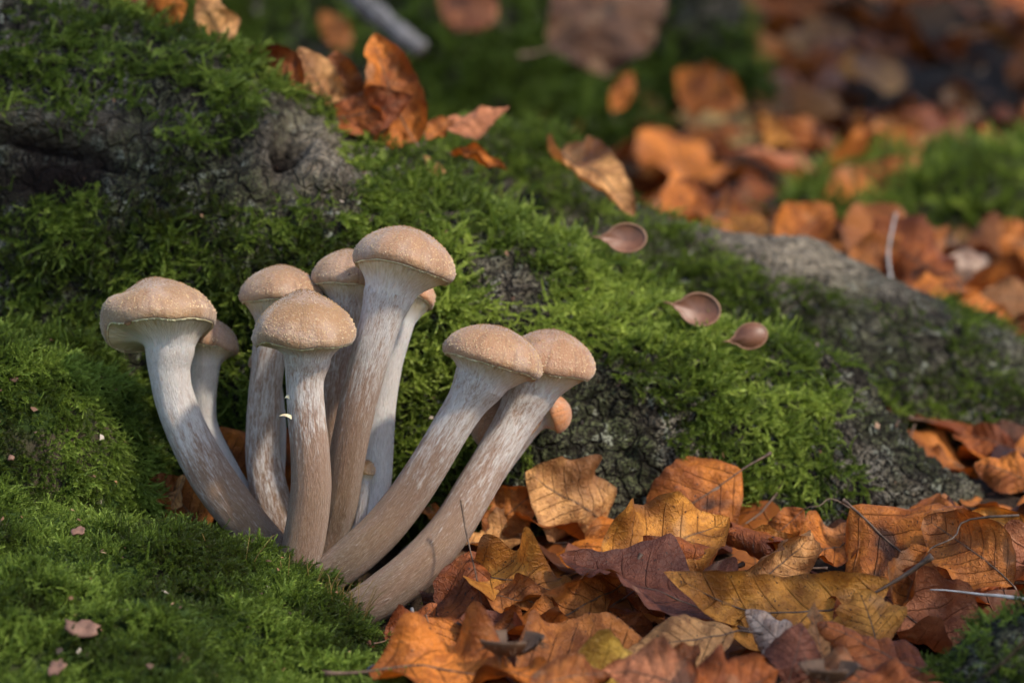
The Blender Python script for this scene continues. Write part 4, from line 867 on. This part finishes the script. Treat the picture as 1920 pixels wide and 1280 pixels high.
# --- behind the bare root
G3 = 'leaves behind the bare root'
at(1470, 470, 33, 1560, 385, 35, 'orange', 'upright orange leaf behind the bare topped root', 0.85, (-0.2, -1, 0.3), kx=0.6, group=G3)
at(1780, 520, 32, 1640, 405, 35, 'red', 'arched red brown leaf with a dark hollow behind the bare root', 0.8, (-0.2, -0.8, 0.6), kx=-2.2, group=G3)
at(1590, 500, 33, 1690, 440, 34, 'brown', 'brown leaf lying between the upright orange and the arched leaf', 0.6, (0, -0.8, 0.6), kx=0.8, group=G3)
at(1870, 520, 38, 1780, 480, 38, 'grey', 'lilac grey leaf next to the arched leaf', 0.75, (0, -0.8, 0.6), group=G3)
at(1950, 500, 40, 1890, 410, 42, 'orange', 'orange leaf standing just below the green hump', 0.75, (-0.2, -1, 0.3), group=G3)
at(1700, 545, 31, 1800, 520, 32, 'orange', 'sunlit orange leaf lying on the crest of the bare root', 0.6, (0, -0.7, 0.7), group=G3)
at(1960, 560, 32, 1830, 560, 32, 'tan', 'pale sunlit leaf resting over the far end of the bare root', 0.7, (0, -0.8, 0.6), kx=0.5, group=G3)
at(1790, 575, 30, 1900, 600, 29.5, 'orange', 'lower sunlit leaf hugging the far end of the bare root', 0.7, (0, -0.8, 0.6), kx=-0.5, group=G3)
at(1440, 440, 36, 1370, 400, 38, 'golden', 'golden leaf behind the upper end of the bare crest', 0.7, (0, -0.9, 0.5), group=G3)
at(1350, 420, 38, 1270, 340, 42, 'orange', 'orange leaf leaning behind the mossy saddle', 0.7, (0.2, -0.9, 0.4), group=G3)
# --- the far slope
G4 = 'blurred leaves on the far slope'
at(1600, 330, 92, 1780, 280, 94, 'tan', 'big pale tan leaf standing on the blurred slope above the green hump', 0.85, (0, -1, 0.3), kx=0.6, group=G4)
at(1420, 260, 100, 1270, 215, 102, (0.55, 0.40, 0.16), 'big ochre leaf lying on the blurred slope', 0.6, (0, -0.9, 0.5), group=G4)
at(1150, 210, 80, 1185, 135, 81, 'orange', 'small upright orange leaf against the far green log', 0.5, (0, -1, 0.2), group=G4)
at(1480, 330, 90, 1430, 210, 95, 'golden', 'tall golden leaf stub beside the big pale tan leaf', 0.35, (0.3, -1, 0.2), kx=1.5, group=G4)
at(1390, 200, 92, 1270, 130, 95, 'orange', 'orange leaf below the young tree trunk', 0.7, (0, -1, 0.3), group=G4)
at(1030, 90, 84, 1250, -50, 88, (0.12, 0.062, 0.036), 'very large looking brown leaf hanging before the far green log', 0.75, (0.2, -1, 0.2), kx=0.8, group=G4)
at(930, 40, 92, 820, -30, 93, 'pink', 'pinkish leaf on the upper edge of the far log', 0.8, (0.1, -1, 0.2), group=G4)
at(650, 95, 88, 600, 20, 90, 'brown', 'blurred brown leaf on the green slope beside the grey stick', 0.5, (0, -1, 0.3), group=G4)

# --- leaves that nothing but their place tells apart: shared shapes, copied
VAR = []
for i in range(14):
    r = np.random.default_rng(900+i)
    G, at_, path, rad = leaf_shape(W=0.56+0.2*r.random(), kx=r.uniform(-1.8, 1.8), ky=r.uniform(-0.8, 0.8), fold=r.choice([0, 0, 0.4, -0.4]), wave=r.uniform(0.03, 0.12), twist=r.uniform(-0.6, 0.6),
                                   crumple=r.uniform(0.02, 0.06), seed=900+i, stalk=r.uniform(0.08, 0.3), sbend=r.uniform(-0.4, 0.8), nu=11, nv=31)
    v, fc = tube(path, rad, 5)
    VAR.append((mesh_data('blade', G.reshape(-1, 3), grid_faces(*G.shape[:2]), M['leaf'], {'leaf': at_.reshape(-1, 3)}), mesh_data('stalk', v, fc, M['stalk'])))
VARF = []
for i in range(10):
    r = np.random.default_rng(950+i)
    G, at_, path, rad = leaf_shape(W=0.56+0.2*r.random(), kx=r.uniform(-1.0, 1.0), ky=r.uniform(-0.35, 0.35), wave=r.uniform(0.03, 0.09), twist=r.uniform(-0.3, 0.3), crumple=0.05, lat=r.uniform(-0.3, 0.3), seed=950+i, stalk=r.uniform(0.08, 0.25), sbend=r.uniform(-0.4, 0.4), nu=11, nv=31)
    G = G-np.array([0, 0.5, 0]); path = path-np.array([0, 0.5, 0])
    v, fc = tube(path, rad, 5)
    VARF.append((mesh_data('blade', G.reshape(-1, 3), grid_faces(*G.shape[:2]), M['leaf'], {'leaf': at_.reshape(-1, 3)}), mesh_data('stalk', v, fc, M['stalk'])))
SLOPE = Matrix.Rotation(math.atan(0.2), 3, 'X')
def scatter_leaf(p, size, yaw, tilt, tdir, col, label, group, rng, i, flat=False):
    VAR_ = VARF if flat else VAR; i = i % len(VAR_)
    o = thing('beech_leaf', p, label, 'leaf', group)
    o.rotation_euler = ((SLOPE if flat else Matrix.Identity(3)) @ Matrix.Rotation(tilt, 3, Vector((math.cos(tdir), math.sin(tdir), 0))) @ Matrix.Rotation(yaw, 3, 'Z')).to_euler()
    o.scale = (size, size, size)
    b = bpy.data.objects.new('blade', VAR_[i][0]); COL.objects.link(b); b.parent = o
    s = bpy.data.objects.new('stalk', VAR_[i][1]); COL.objects.link(s); s.parent = o
    c = np.array(COLOURS[col])*rng.uniform(0.75, 1.2); b.color = (*c, 1)
    return o
import re
HEROES = [(np.array(o.location)/S, o['label'], re.split(r' (?:with|beside|behind|in|under|lying|leaning|standing|on|between|that|at|above|below|whose|facing|sloping|curving|rising|tucked|hanging|resting|over|near|before|against|along|glimpsed|caught|drooping|of|left|right|across|into|by) ', o['label'])[0]) for o in COL.objects if o.get('category') == 'leaf']
def near_hero(p, used):
    """the label of the nearest leaf that has a label of its own, cut to its first words when it is long"""
    h = min(HEROES, key=lambda h: np.linalg.norm(h[0]-np.array(p)))
    return used+' '+(h[1] if len(used.split())+len(h[1].split()) <= 16 else h[2])
WORD = {'orange': 'orange', 'golden': 'golden', 'red': 'red brown', 'dark': 'dark', 'tan': 'tan', 'pink': 'pinkish', 'brown': 'brown', 'purple': 'purplish'}
def pick(rng, names, wts): return names[rng.choice(len(names), p=np.array(wts)/sum(wts))]
rng = np.random.default_rng(77)
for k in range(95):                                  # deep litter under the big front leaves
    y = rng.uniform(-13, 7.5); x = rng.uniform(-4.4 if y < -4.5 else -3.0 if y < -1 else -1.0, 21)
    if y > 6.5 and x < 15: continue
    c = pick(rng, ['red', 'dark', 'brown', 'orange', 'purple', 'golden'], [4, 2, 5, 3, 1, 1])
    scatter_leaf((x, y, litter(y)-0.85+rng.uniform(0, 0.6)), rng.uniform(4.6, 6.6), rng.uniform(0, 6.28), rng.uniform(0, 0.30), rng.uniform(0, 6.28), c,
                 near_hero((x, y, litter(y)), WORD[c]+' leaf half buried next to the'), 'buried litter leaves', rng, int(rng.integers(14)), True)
for k in range(26):                                  # between the roots and at the foot of the bare root
    x = rng.uniform(14.5, 26); y = rng.uniform(7, 18)
    c = pick(rng, ['red', 'brown', 'orange', 'pink', 'dark'], [3, 3, 3, 1, 1])
    scatter_leaf((x, y, litter(y)+rng.uniform(0.0, 0.7)), rng.uniform(4.6, 6.4), rng.uniform(0, 6.28), rng.uniform(0, 0.5), rng.uniform(0, 6.28), c,
                 near_hero((x, y, litter(y)), WORD[c]+' leaf in the drift next to the'), 'drift beside the bare root', rng, int(rng.integers(14)), True)
for k in range(210):                                 # the slope behind
    y = 28+150*rng.random()**1.15; x = rng.uniform(-0.2, 0.24)*(y+80)
    u_, v_ = proj(np.array([x, y, ground_base(y)]))
    if u_ < 1120 and rng.random() < 0.8: continue
    c = pick(rng, ['orange', 'brown', 'tan', 'red', 'golden', 'pink', 'dark'], [5, 4, 2, 4, 1.5, 1, 2])
    near = y < 70
    scatter_leaf((x, y, ground_base(y)+rng.uniform(0.2, 1.6)), rng.uniform(5, 7.6), rng.uniform(0, 6.28), rng.uniform(0.1, 1.1), rng.uniform(-0.6, 0.6)+(0 if rng.random() < 0.8 else 3.1), c,
                 near_hero((x, y, ground_base(y)), WORD[c]+(' blurred leaf lying by the' if near else ' very blurred leaf by the')), 'blurred litter behind the roots' if near else G4, rng, int(rng.integers(14)))

# the rest of the litter reads as one mass: thousands of leaves no one could count
def litter_mass(name, label, spots, cols, seed):
    r = np.random.default_rng(seed); V, F, A, Cc = [], [], [], []; n0 = 0
    shapes = []
    for i in range(10):
        G, a_, _, _ = leaf_shape(W=0.55+0.25*r.random(), kx=r.uniform(-1.6, 1.6), ky=r.uniform(-0.7, 0.7), wave=r.uniform(0.03, 0.12), twist=r.uniform(-0.6, 0.6), crumple=0.05, seed=700+i, nu=7, nv=15)
        shapes.append((G-G.mean((0, 1)), a_))
    for p, size, tmax in spots:
        G, a_ = shapes[r.integers(10)]
        Rm = np.array(Matrix.Rotation(r.uniform(0, tmax), 3, Vector((math.cos(q := r.uniform(0, 6.28)), math.sin(q), 0))) @ Matrix.Rotation(r.uniform(0, 6.28), 3, 'Z'))
        V.append((G.reshape(-1, 3)*size) @ Rm.T+p); F.append(grid_faces(15, 7)+n0); n0 += 105; A.append(a_.reshape(-1, 3))
        c = np.array(COLOURS[cols[r.integers(len(cols))]])*r.uniform(0.6, 1.15); Cc.append(np.broadcast_to(c, (105, 3)))
    o = link(name, mesh_data(name, np.concatenate(V), np.concatenate(F), M['leaf_mass'], {'leaf': np.concatenate(A), 'tone': np.concatenate(Cc)}))
    tag(o, label, 'leaf litter', kind='stuff')
r = np.random.default_rng(31); spots = []
for k in range(1500):
    y = 27+190*r.random()**1.3; x = r.uniform(-0.30, 0.36)*(y+80)
    spots.append((np.array([x, y, ground_base(y)+r.uniform(-0.3, 0.6)]), r.uniform(4.5, 7), 0.7))
litter_mass('leaf_litter', 'blurred carpet of brown leaves covering the slope behind the roots', spots, ['brown', 'red', 'orange', 'dark', 'red', 'brown', 'tan'], 4)
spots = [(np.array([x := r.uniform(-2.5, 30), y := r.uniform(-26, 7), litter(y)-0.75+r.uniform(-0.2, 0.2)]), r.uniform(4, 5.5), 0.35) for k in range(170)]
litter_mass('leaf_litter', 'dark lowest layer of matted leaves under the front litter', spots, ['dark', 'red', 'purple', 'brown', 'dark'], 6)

# ------------------------------------------------------------------ nuts, husks, twigs and scraps
def nut_shell(u, v, Yd, wpx, hpx, ang, label, tilt=0.35, inside=True):
    k = (Yd-CAM_Y)/FPX; c = P(u, v, Yd); a = wpx/2*k; b = hpx/2*k; o = thing('beech_nut_shell', c, label, 'nut shell', 'nut shells on the moss')
    nn, m = 14, 40; ph = np.linspace(0, 2*np.pi, m, endpoint=False); rr = np.linspace(0.0, 1, nn)
    pt = 1+0.38*np.exp(-((ph-np.pi)/0.22)**2)                       # pointed end
    R = rr[:, None]*pt[None]
    fr = Matrix.Rotation(math.radians(-ang), 3, 'Y')
    ex = np.array(fr @ Vector((1, 0, 0))); ey = np.array(fr @ Vector((0, math.sin(tilt), math.cos(tilt)))); ez = np.cross(ex, ey)
    ez = ez if ez[1] < 0 else -ez
    def place(x, y, z): return x[..., None]*ex+y[..., None]*ey+z[..., None]*ez
    D = -0.30*b*(1-rr[:, None]**2.2)+0*R if inside else 0.42*b*(1-rr[:, None]**2.2)+0*R
    V = place(a*R*np.cos(ph), b*R*np.sin(ph), D); V2 = place(a*R*np.cos(ph)*1.03, b*R*np.sin(ph)*1.03, -0.62*b*(1-rr[:, None]**2)-0.03*b+0*R)
    link('shell', mesh_data('shell', np.concatenate([V, V2[::-1]]).reshape(-1, 3), grid_faces(2*nn, m, True), M['nut']), o)
    rim = place(a*pt*np.cos(ph)*1.01, b*pt*np.sin(ph)*1.01, 0*ph); rv, rf = tube(np.concatenate([rim, rim[:2]]), 0.035, 6, False)
    link('rim', mesh_data('rim', rv, rf, M['nut_in']), o)
    tv, tf = tube([-1.32*a*ex, -1.55*a*ex+0.03*ey, -1.85*a*ex+0.05*ey], [0.05, 0.035, 0.02], 6); link('tip', mesh_data('tip', tv, tf, M['nut_in']), o)
nut_shell(1175, 446, 10.6, 72, 56, 0, 'open hollow nut shell lying highest on the mossy root', 0.35)
nut_shell(1312, 580, 8.5, 76, 62, -10, 'dark round nut shell on the moss beside a smaller one', 0.30)
nut_shell(1408, 630, 7.6, 60, 48, 14, 'small light brown nut shell with a pointed end', 0.25, False)

def husk(u, v, lift, size, label, seed, n=70):
    r = np.random.default_rng(seed); c = hit(u, v, lift); o = thing('beech_husk', c, label, 'husk', 'spiny husks in the litter')
    for q in range(3):
        th = np.linspace(-0.75, 0.75, 10)+q*2.1+0.3; ph = np.linspace(0.1, 1.25, 10)
        TH, PH = np.meshgrid(th, ph); V = size*np.stack([np.cos(TH)*np.sin(PH), np.sin(TH)*np.sin(PH), 0.75*(1-np.cos(PH))-0.1], -1)*(1+0.05*fbm(np.stack([TH, PH, TH*0+seed], -1)*3, 2))[..., None]
        N_ = nrm(V-np.array([0, 0, size*0.7])); both = np.concatenate([V, (V+N_*0.06*size)[::-1]])
        p = link('valve', mesh_data('valve', both.reshape(-1, 3), grid_faces(20, 10), M['husk']), o)
        SV, SF = [], []
        for i in range(n//3):
            a, b = r.integers(0, 10, 2); p0 = V[a, b]; d = nrm(N_[a, b]+r.normal(0, 0.35, 3)+np.array([0, 0, 0.3])); L = size*r.uniform(0.22, 0.45); bend = nrm(r.normal(0, 1, 3))*0.25*L
            v_, f_ = tube([p0, p0+d*L*0.5, p0+d*L+bend], [0.022, 0.015, 0.005], 4, False); kk = len(SV); SV += list(v_); SF += [[x+kk for x in t] for t in f_]
        s = link('bristles', mesh_data('bristles', np.array(SV), SF, M['husk']), p); s['kind'] = 'stuff'
husk(955, 1218, 2.0, 0.95, 'dark spiny beech husk half hidden behind the broad brown front leaf', 3)
husk(1555, 1268, 2.0, 0.8, 'pale frayed beech husk at the front between rusty leaves', 5)

def twig(name, pts, rad, mat, label, cat='twig'):
    pts = np.array(pts); c = pts[0]; path = catmull(pts-c, 24); n = len(path)
    path = path+0.04*fbm(path*1.3+c, 2)[:, None]*np.array([1, 0.3, 0.6])
    rr = np.linspace(rad[0], rad[1], n)*(1+0.12*vnoise(path*5))
    v, f = tube(path, rr, 8); o = link(name, mesh_data(name, v, f, M[mat]), None, c); tag(o, label, cat); return o
twig('dead_stem', [P(103, 605, 9), P(88, 565, 9), P(72, 535, 9), P(75, 508, 9), P(92, 492, 9.2)], (0.07, 0.14), 'brown', 'thin curved dead stem rising from the dark gap before the mossy root', 'stem')
twig('straw', [P(1745, 1104, -6), P(1850, 1114, -6.4), P(1960, 1128, -7)], (0.02, 0.07), 'straw', 'straight pale grey straw lying over the ribbed leaf', 'straw')
twig('stick', [P(640, -30, 80), P(720, 40, 79), P(790, 95, 78)], (0.8, 0.6), 'twig', 'blurred grey stick leaning over the far moss')
twig('twig', [P(1672, 532, 29), P(1666, 470, 30), P(1680, 400, 31)], (0.07, 0.04), 'straw', 'pale thin twig standing before the arched leaf')
twig('twig', [P(772, 1140, -4), P(776, 1160, -4.4), P(785, 1178, -4.8)], (0.07, 0.06), 'twig', 'short grey twig stub under the lowest mushroom stem')
twig('twig', [P(700, 1278, -10), P(690, 1256, -10), P(706, 1246, -10), P(728, 1252, -10)], (0.05, 0.04), 'twig', 'hooked grey twig where the moss bank meets the leaves')
twig('rootlet', [P(655, 1148, -3.6), P(690, 1190, -4.4), P(702, 1215, -5)], (0.03, 0.02), 'brown', 'thin brown rootlet hanging over the edge of the moss bank', 'rootlet')
twig('twig', [P(663, 1005, 0.6), P(657, 970, 0.8), P(660, 930, 1.0)], (0.07, 0.05), 'brown', 'thin brown twig beside the tiny mushroom')

def bank_at(u, v):
    lo, hi = -40.0, 8.0
    for _ in range(40):
        m_ = (lo+hi)/2; p = P(u, v, m_)
        if p[2] > bank_height(p[0], p[1]): lo = m_
        else: hi = m_
    return P(u, v, lo)
def scrap(u, v, wpx, hpx, ang, mat, label, surf='bank', Yd=0, seed=0):
    r = np.random.default_rng(seed+int(u)); p = bank_at(u, v) if surf == 'bank' else P(u, v, Yd); k = (p[1]-CAM_Y)/FPX
    p = p+np.array([0, -0.35, 0.35]); nn, m = 5, 14; ph = np.linspace(0, 2*np.pi, m, endpoint=False)
    R = np.linspace(0, 1, nn)[:, None]*(1+0.35*r.normal(0, 1, m)*0.5)[None]
    x = R*np.cos(ph)*wpx/2*k; y = R*np.sin(ph)*hpx/2*k*1.4; z = 0.12*fbm(np.stack([x*3, y*3, x*0+seed], -1), 2)+0.05*(1-R**2)
    a = math.radians(-ang); ex = np.array([math.cos(a), 0, math.sin(a)]); ey = np.array([-math.sin(a)*0.6, 0.6, math.cos(a)*0.6]); ez = nrm(np.cross(ex, ey)); ez = ez if ez[2] > 0 else -ez
    V = x[..., None]*ex+y[..., None]*ey+z[..., None]*ez; B2 = V-ez*0.05
    o = link('bark_flake', mesh_data('bark_flake', np.concatenate([V, B2[::-1]]).reshape(-1, 3), grid_faces(2*nn, m, True), M[mat]), None, p); tag(o, label, 'flake', 'scraps on the moss'); return o
scrap(160, 1195, 66, 34, 12, 'flake', 'largest pinkish bark flake lying on the near moss')
scrap(150, 1012, 24, 18, 0, 'flake', 'small pink bark flake on the upper part of the near moss')
scrap(408, 1036, 26, 16, 10, 'flake', 'dull bark flake beside the orange scrap on the moss')
scrap(425, 1052, 26, 10, 20, 'nut_in', 'thin orange scrap on the moss by the notched mushroom stem')
scrap(345, 1252, 26, 22, 20, 'flake', 'reddish scrap low on the near moss')
scrap(108, 1268, 30, 26, -10, 'flake', 'pinkish scrap below the largest bark flake on the near moss')
scrap(572, 1106, 20, 9, 50, 'nut_in', 'orange bud scale on the moss under the front mushroom')
scrap(558, 1080, 9, 28, 10, 'flake', 'small twisted bark strip under the front mushroom')
scrap(265, 740, 10, 8, 0, 'nut_in', 'tiny orange scrap on the upper moss hump')
scrap(335, 845, 10, 22, 10, 'flake', 'narrow pale bud scale on the upper moss hump')
scrap(30, 727, 16, 10, 0, 'flake', 'small brown scrap on the upper moss hump')
scrap(25, 873, 12, 10, 0, 'flake', 'tiny red scrap low on the upper moss hump')

# hair-thin spore stalks standing out of the moss along the edge of the bank
r = np.random.default_rng(5); SV, SF = [], []
for i in range(150):
    t = r.random(); u_ = np.interp(t, [0, 0.5, 1], [380, 560, 690])+r.normal(0, 10); v_ = np.interp(t, [0, 0.5, 1], [1015, 1085, 1165])+r.normal(6, 10)
    p = bank_at(u_, v_); L = r.uniform(0.5, 1.2); d = nrm(np.array([r.normal(0.1, 0.3), r.normal(0, 0.2), 1.0])); b = np.array([r.normal(0.15, 0.15), 0, 0])*L
    v_, f_ = tube([p, p+d*L*0.5+b*0.3, p+d*L+b, p+d*(L+0.10)+b*1.4], [0.010, 0.008, 0.013, 0.003], 4, False); kk = len(SV); SV += list(v_); SF += [[x+kk for x in q] for q in f_]
o = link('moss_spore_stalks', mesh_data('moss_spore_stalks', np.array(SV), SF, M['seta'])); tag(o, 'hair thin spore stalks standing out of the moss at the foot of the clump', 'moss', kind='stuff')

# ------------------------------------------------------------------ unseen beech added on the right, its boughs placed to shade chosen parts
r = np.random.default_rng(12); sv3 = np.array(SUN)
SHADE = [((380, 1000, -80, 120, 98), 150, 12, 9), ((-250, 420, -60, 440, 9), 130, 32, 6.5), ((1180, 1980, 1150, 1310, -8), 120, 16, 6.0), ((1050, 1950, -80, 330, 110), 150, 60, 9)]
TB = np.array([128.0, 74.0, ground_base(74.0)])
tree = thing('beech_tree', TB, 'added unseen grey beech with leafy low boughs placed to shade the scene', 'tree')
zz = np.linspace(-10, 620, 60); th = np.linspace(0, 2*np.pi, 32, endpoint=False)
rad = 27*(1-0.45*zz/620)*(1+0.6*np.exp(-(zz+10)/25))
Gt = np.stack([rad[:, None]*np.cos(th), rad[:, None]*np.sin(th), zz[:, None]+0*th], -1); Gt[..., :2] *= (1+0.06*fbm(Gt/14, 3))[..., None]
link('trunk', mesh_data('trunk', Gt.reshape(-1, 3), grid_faces(60, 32, True), M['bark']), tree)
LV, LF, LA, LC = [], [], [], []; n0 = 0
shp = [leaf_shape(W=0.62, kx=k, ky=-0.3, wave=0.04, seed=800+i, nu=5, nv=11)[:2] for i, k in enumerate((-0.6, 0.3, 0.8, -0.2))]
for pix, dist, nleaf, size in SHADE:
    tips = []
    for k in range(nleaf):
        u_ = r.uniform(pix[0], pix[1]); v_ = r.uniform(pix[2], pix[3]); p = P(u_, v_, pix[4])+sv3*(dist+r.normal(0, 9)); tips.append(p)  # each leaf is set on the sun ray of a region to shade
        G, a_ = shp[r.integers(4)]; q = Matrix.Rotation(r.uniform(0, 6.28), 3, 'Z'); nn = Vector(sv3)+Vector(r.normal(0, 0.45, 3)); Rm = np.array(nn.to_track_quat('Z', 'Y').to_matrix() @ q)
        LV.append((G.reshape(-1, 3)*size*r.uniform(0.8, 1.2)) @ Rm.T+p-TB); LF.append(grid_faces(11, 5)+n0); n0 += 55; LA.append(a_.reshape(-1, 3))
        LC.append(np.broadcast_to(np.array(COLOURS[['golden', 'orange', 'brown'][r.integers(3)]]), (55, 3)))
    tips = np.array(tips)-TB; c = tips.mean(0); a0 = np.array([0, 0, c[2]+60]); hub = c+np.array([8, 6, 10])
    v_, f_ = tube(catmull([a0, a0*0.6+hub*0.4+np.array([0, 0, 14]), hub], 20), np.linspace(4.5, 0.8, 20), 8)
    lo = link('limb', mesh_data('limb', v_, f_, M['bark']), tree)
    TV, TF = [], []
    for t in tips[::3]:
        v_, f_ = tube([hub, (hub+t)/2+r.normal(0, 2, 3), t], [0.35, 0.22, 0.1], 4, False); k = len(TV); TV += list(v_); TF += [[x+k for x in q] for q in f_]
    tw = link('twigs', mesh_data('twigs', np.array(TV), TF, M['brown']), lo); tw['kind'] = 'stuff'
fo = link('shade_foliage', mesh_data('shade_foliage', np.concatenate(LV), np.concatenate(LF), M['leaf_mass'], {'leaf': np.concatenate(LA), 'tone': np.concatenate(LC)}), tree); fo['kind'] = 'stuff'

# fine brown crumbs fallen on the moss
def crumbs(name, label, G, n, seed, umask):
    r = np.random.default_rng(seed); u, v = proj(G); p, nv = sample_grid(G, umask(u, v).astype(float), n, r)
    if nv[:, 2].mean() < 0: nv = -nv
    p = p+nv*r.uniform(0.12, 0.32, (n, 1)); t1 = nrm(np.cross(nv, r.normal(0, 1, (n, 3)))); t2 = np.cross(nv, t1)
    a = r.uniform(0.04, 0.16, (n, 1)); b = a*r.uniform(0.2, 0.7, (n, 1)); h = r.normal(0, 0.03, (n, 3))
    q = np.stack([p+t1*a, p+t2*b+h, p-t1*a*0.8, p-t2*b, p+nv*0.03], 1); k = np.arange(n)[:, None]*5
    F = np.concatenate([k+np.array([[0, 1, 4]]), k+np.array([[1, 2, 4]]), k+np.array([[2, 3, 4]]), k+np.array([[3, 0, 4]])])
    o = link(name, mesh_data(name, q.reshape(-1, 3), F, M['crumb'], {'tone': np.repeat(r.random(n), 5)}, smooth=False)); tag(o, label, 'debris', kind='stuff')
crumbs('debris', 'tiny brown crumbs scattered over the moss humps', BANK, 420, 1, lambda u, v: (u > -300) & (v < 1500) & (v > 0))
crumbs('debris', 'tiny bark crumbs scattered over the big mossy root', ROOT_A, 500, 2, lambda u, v: (u > -300) & (u < 2200) & (v < 1050) & (v > -200))
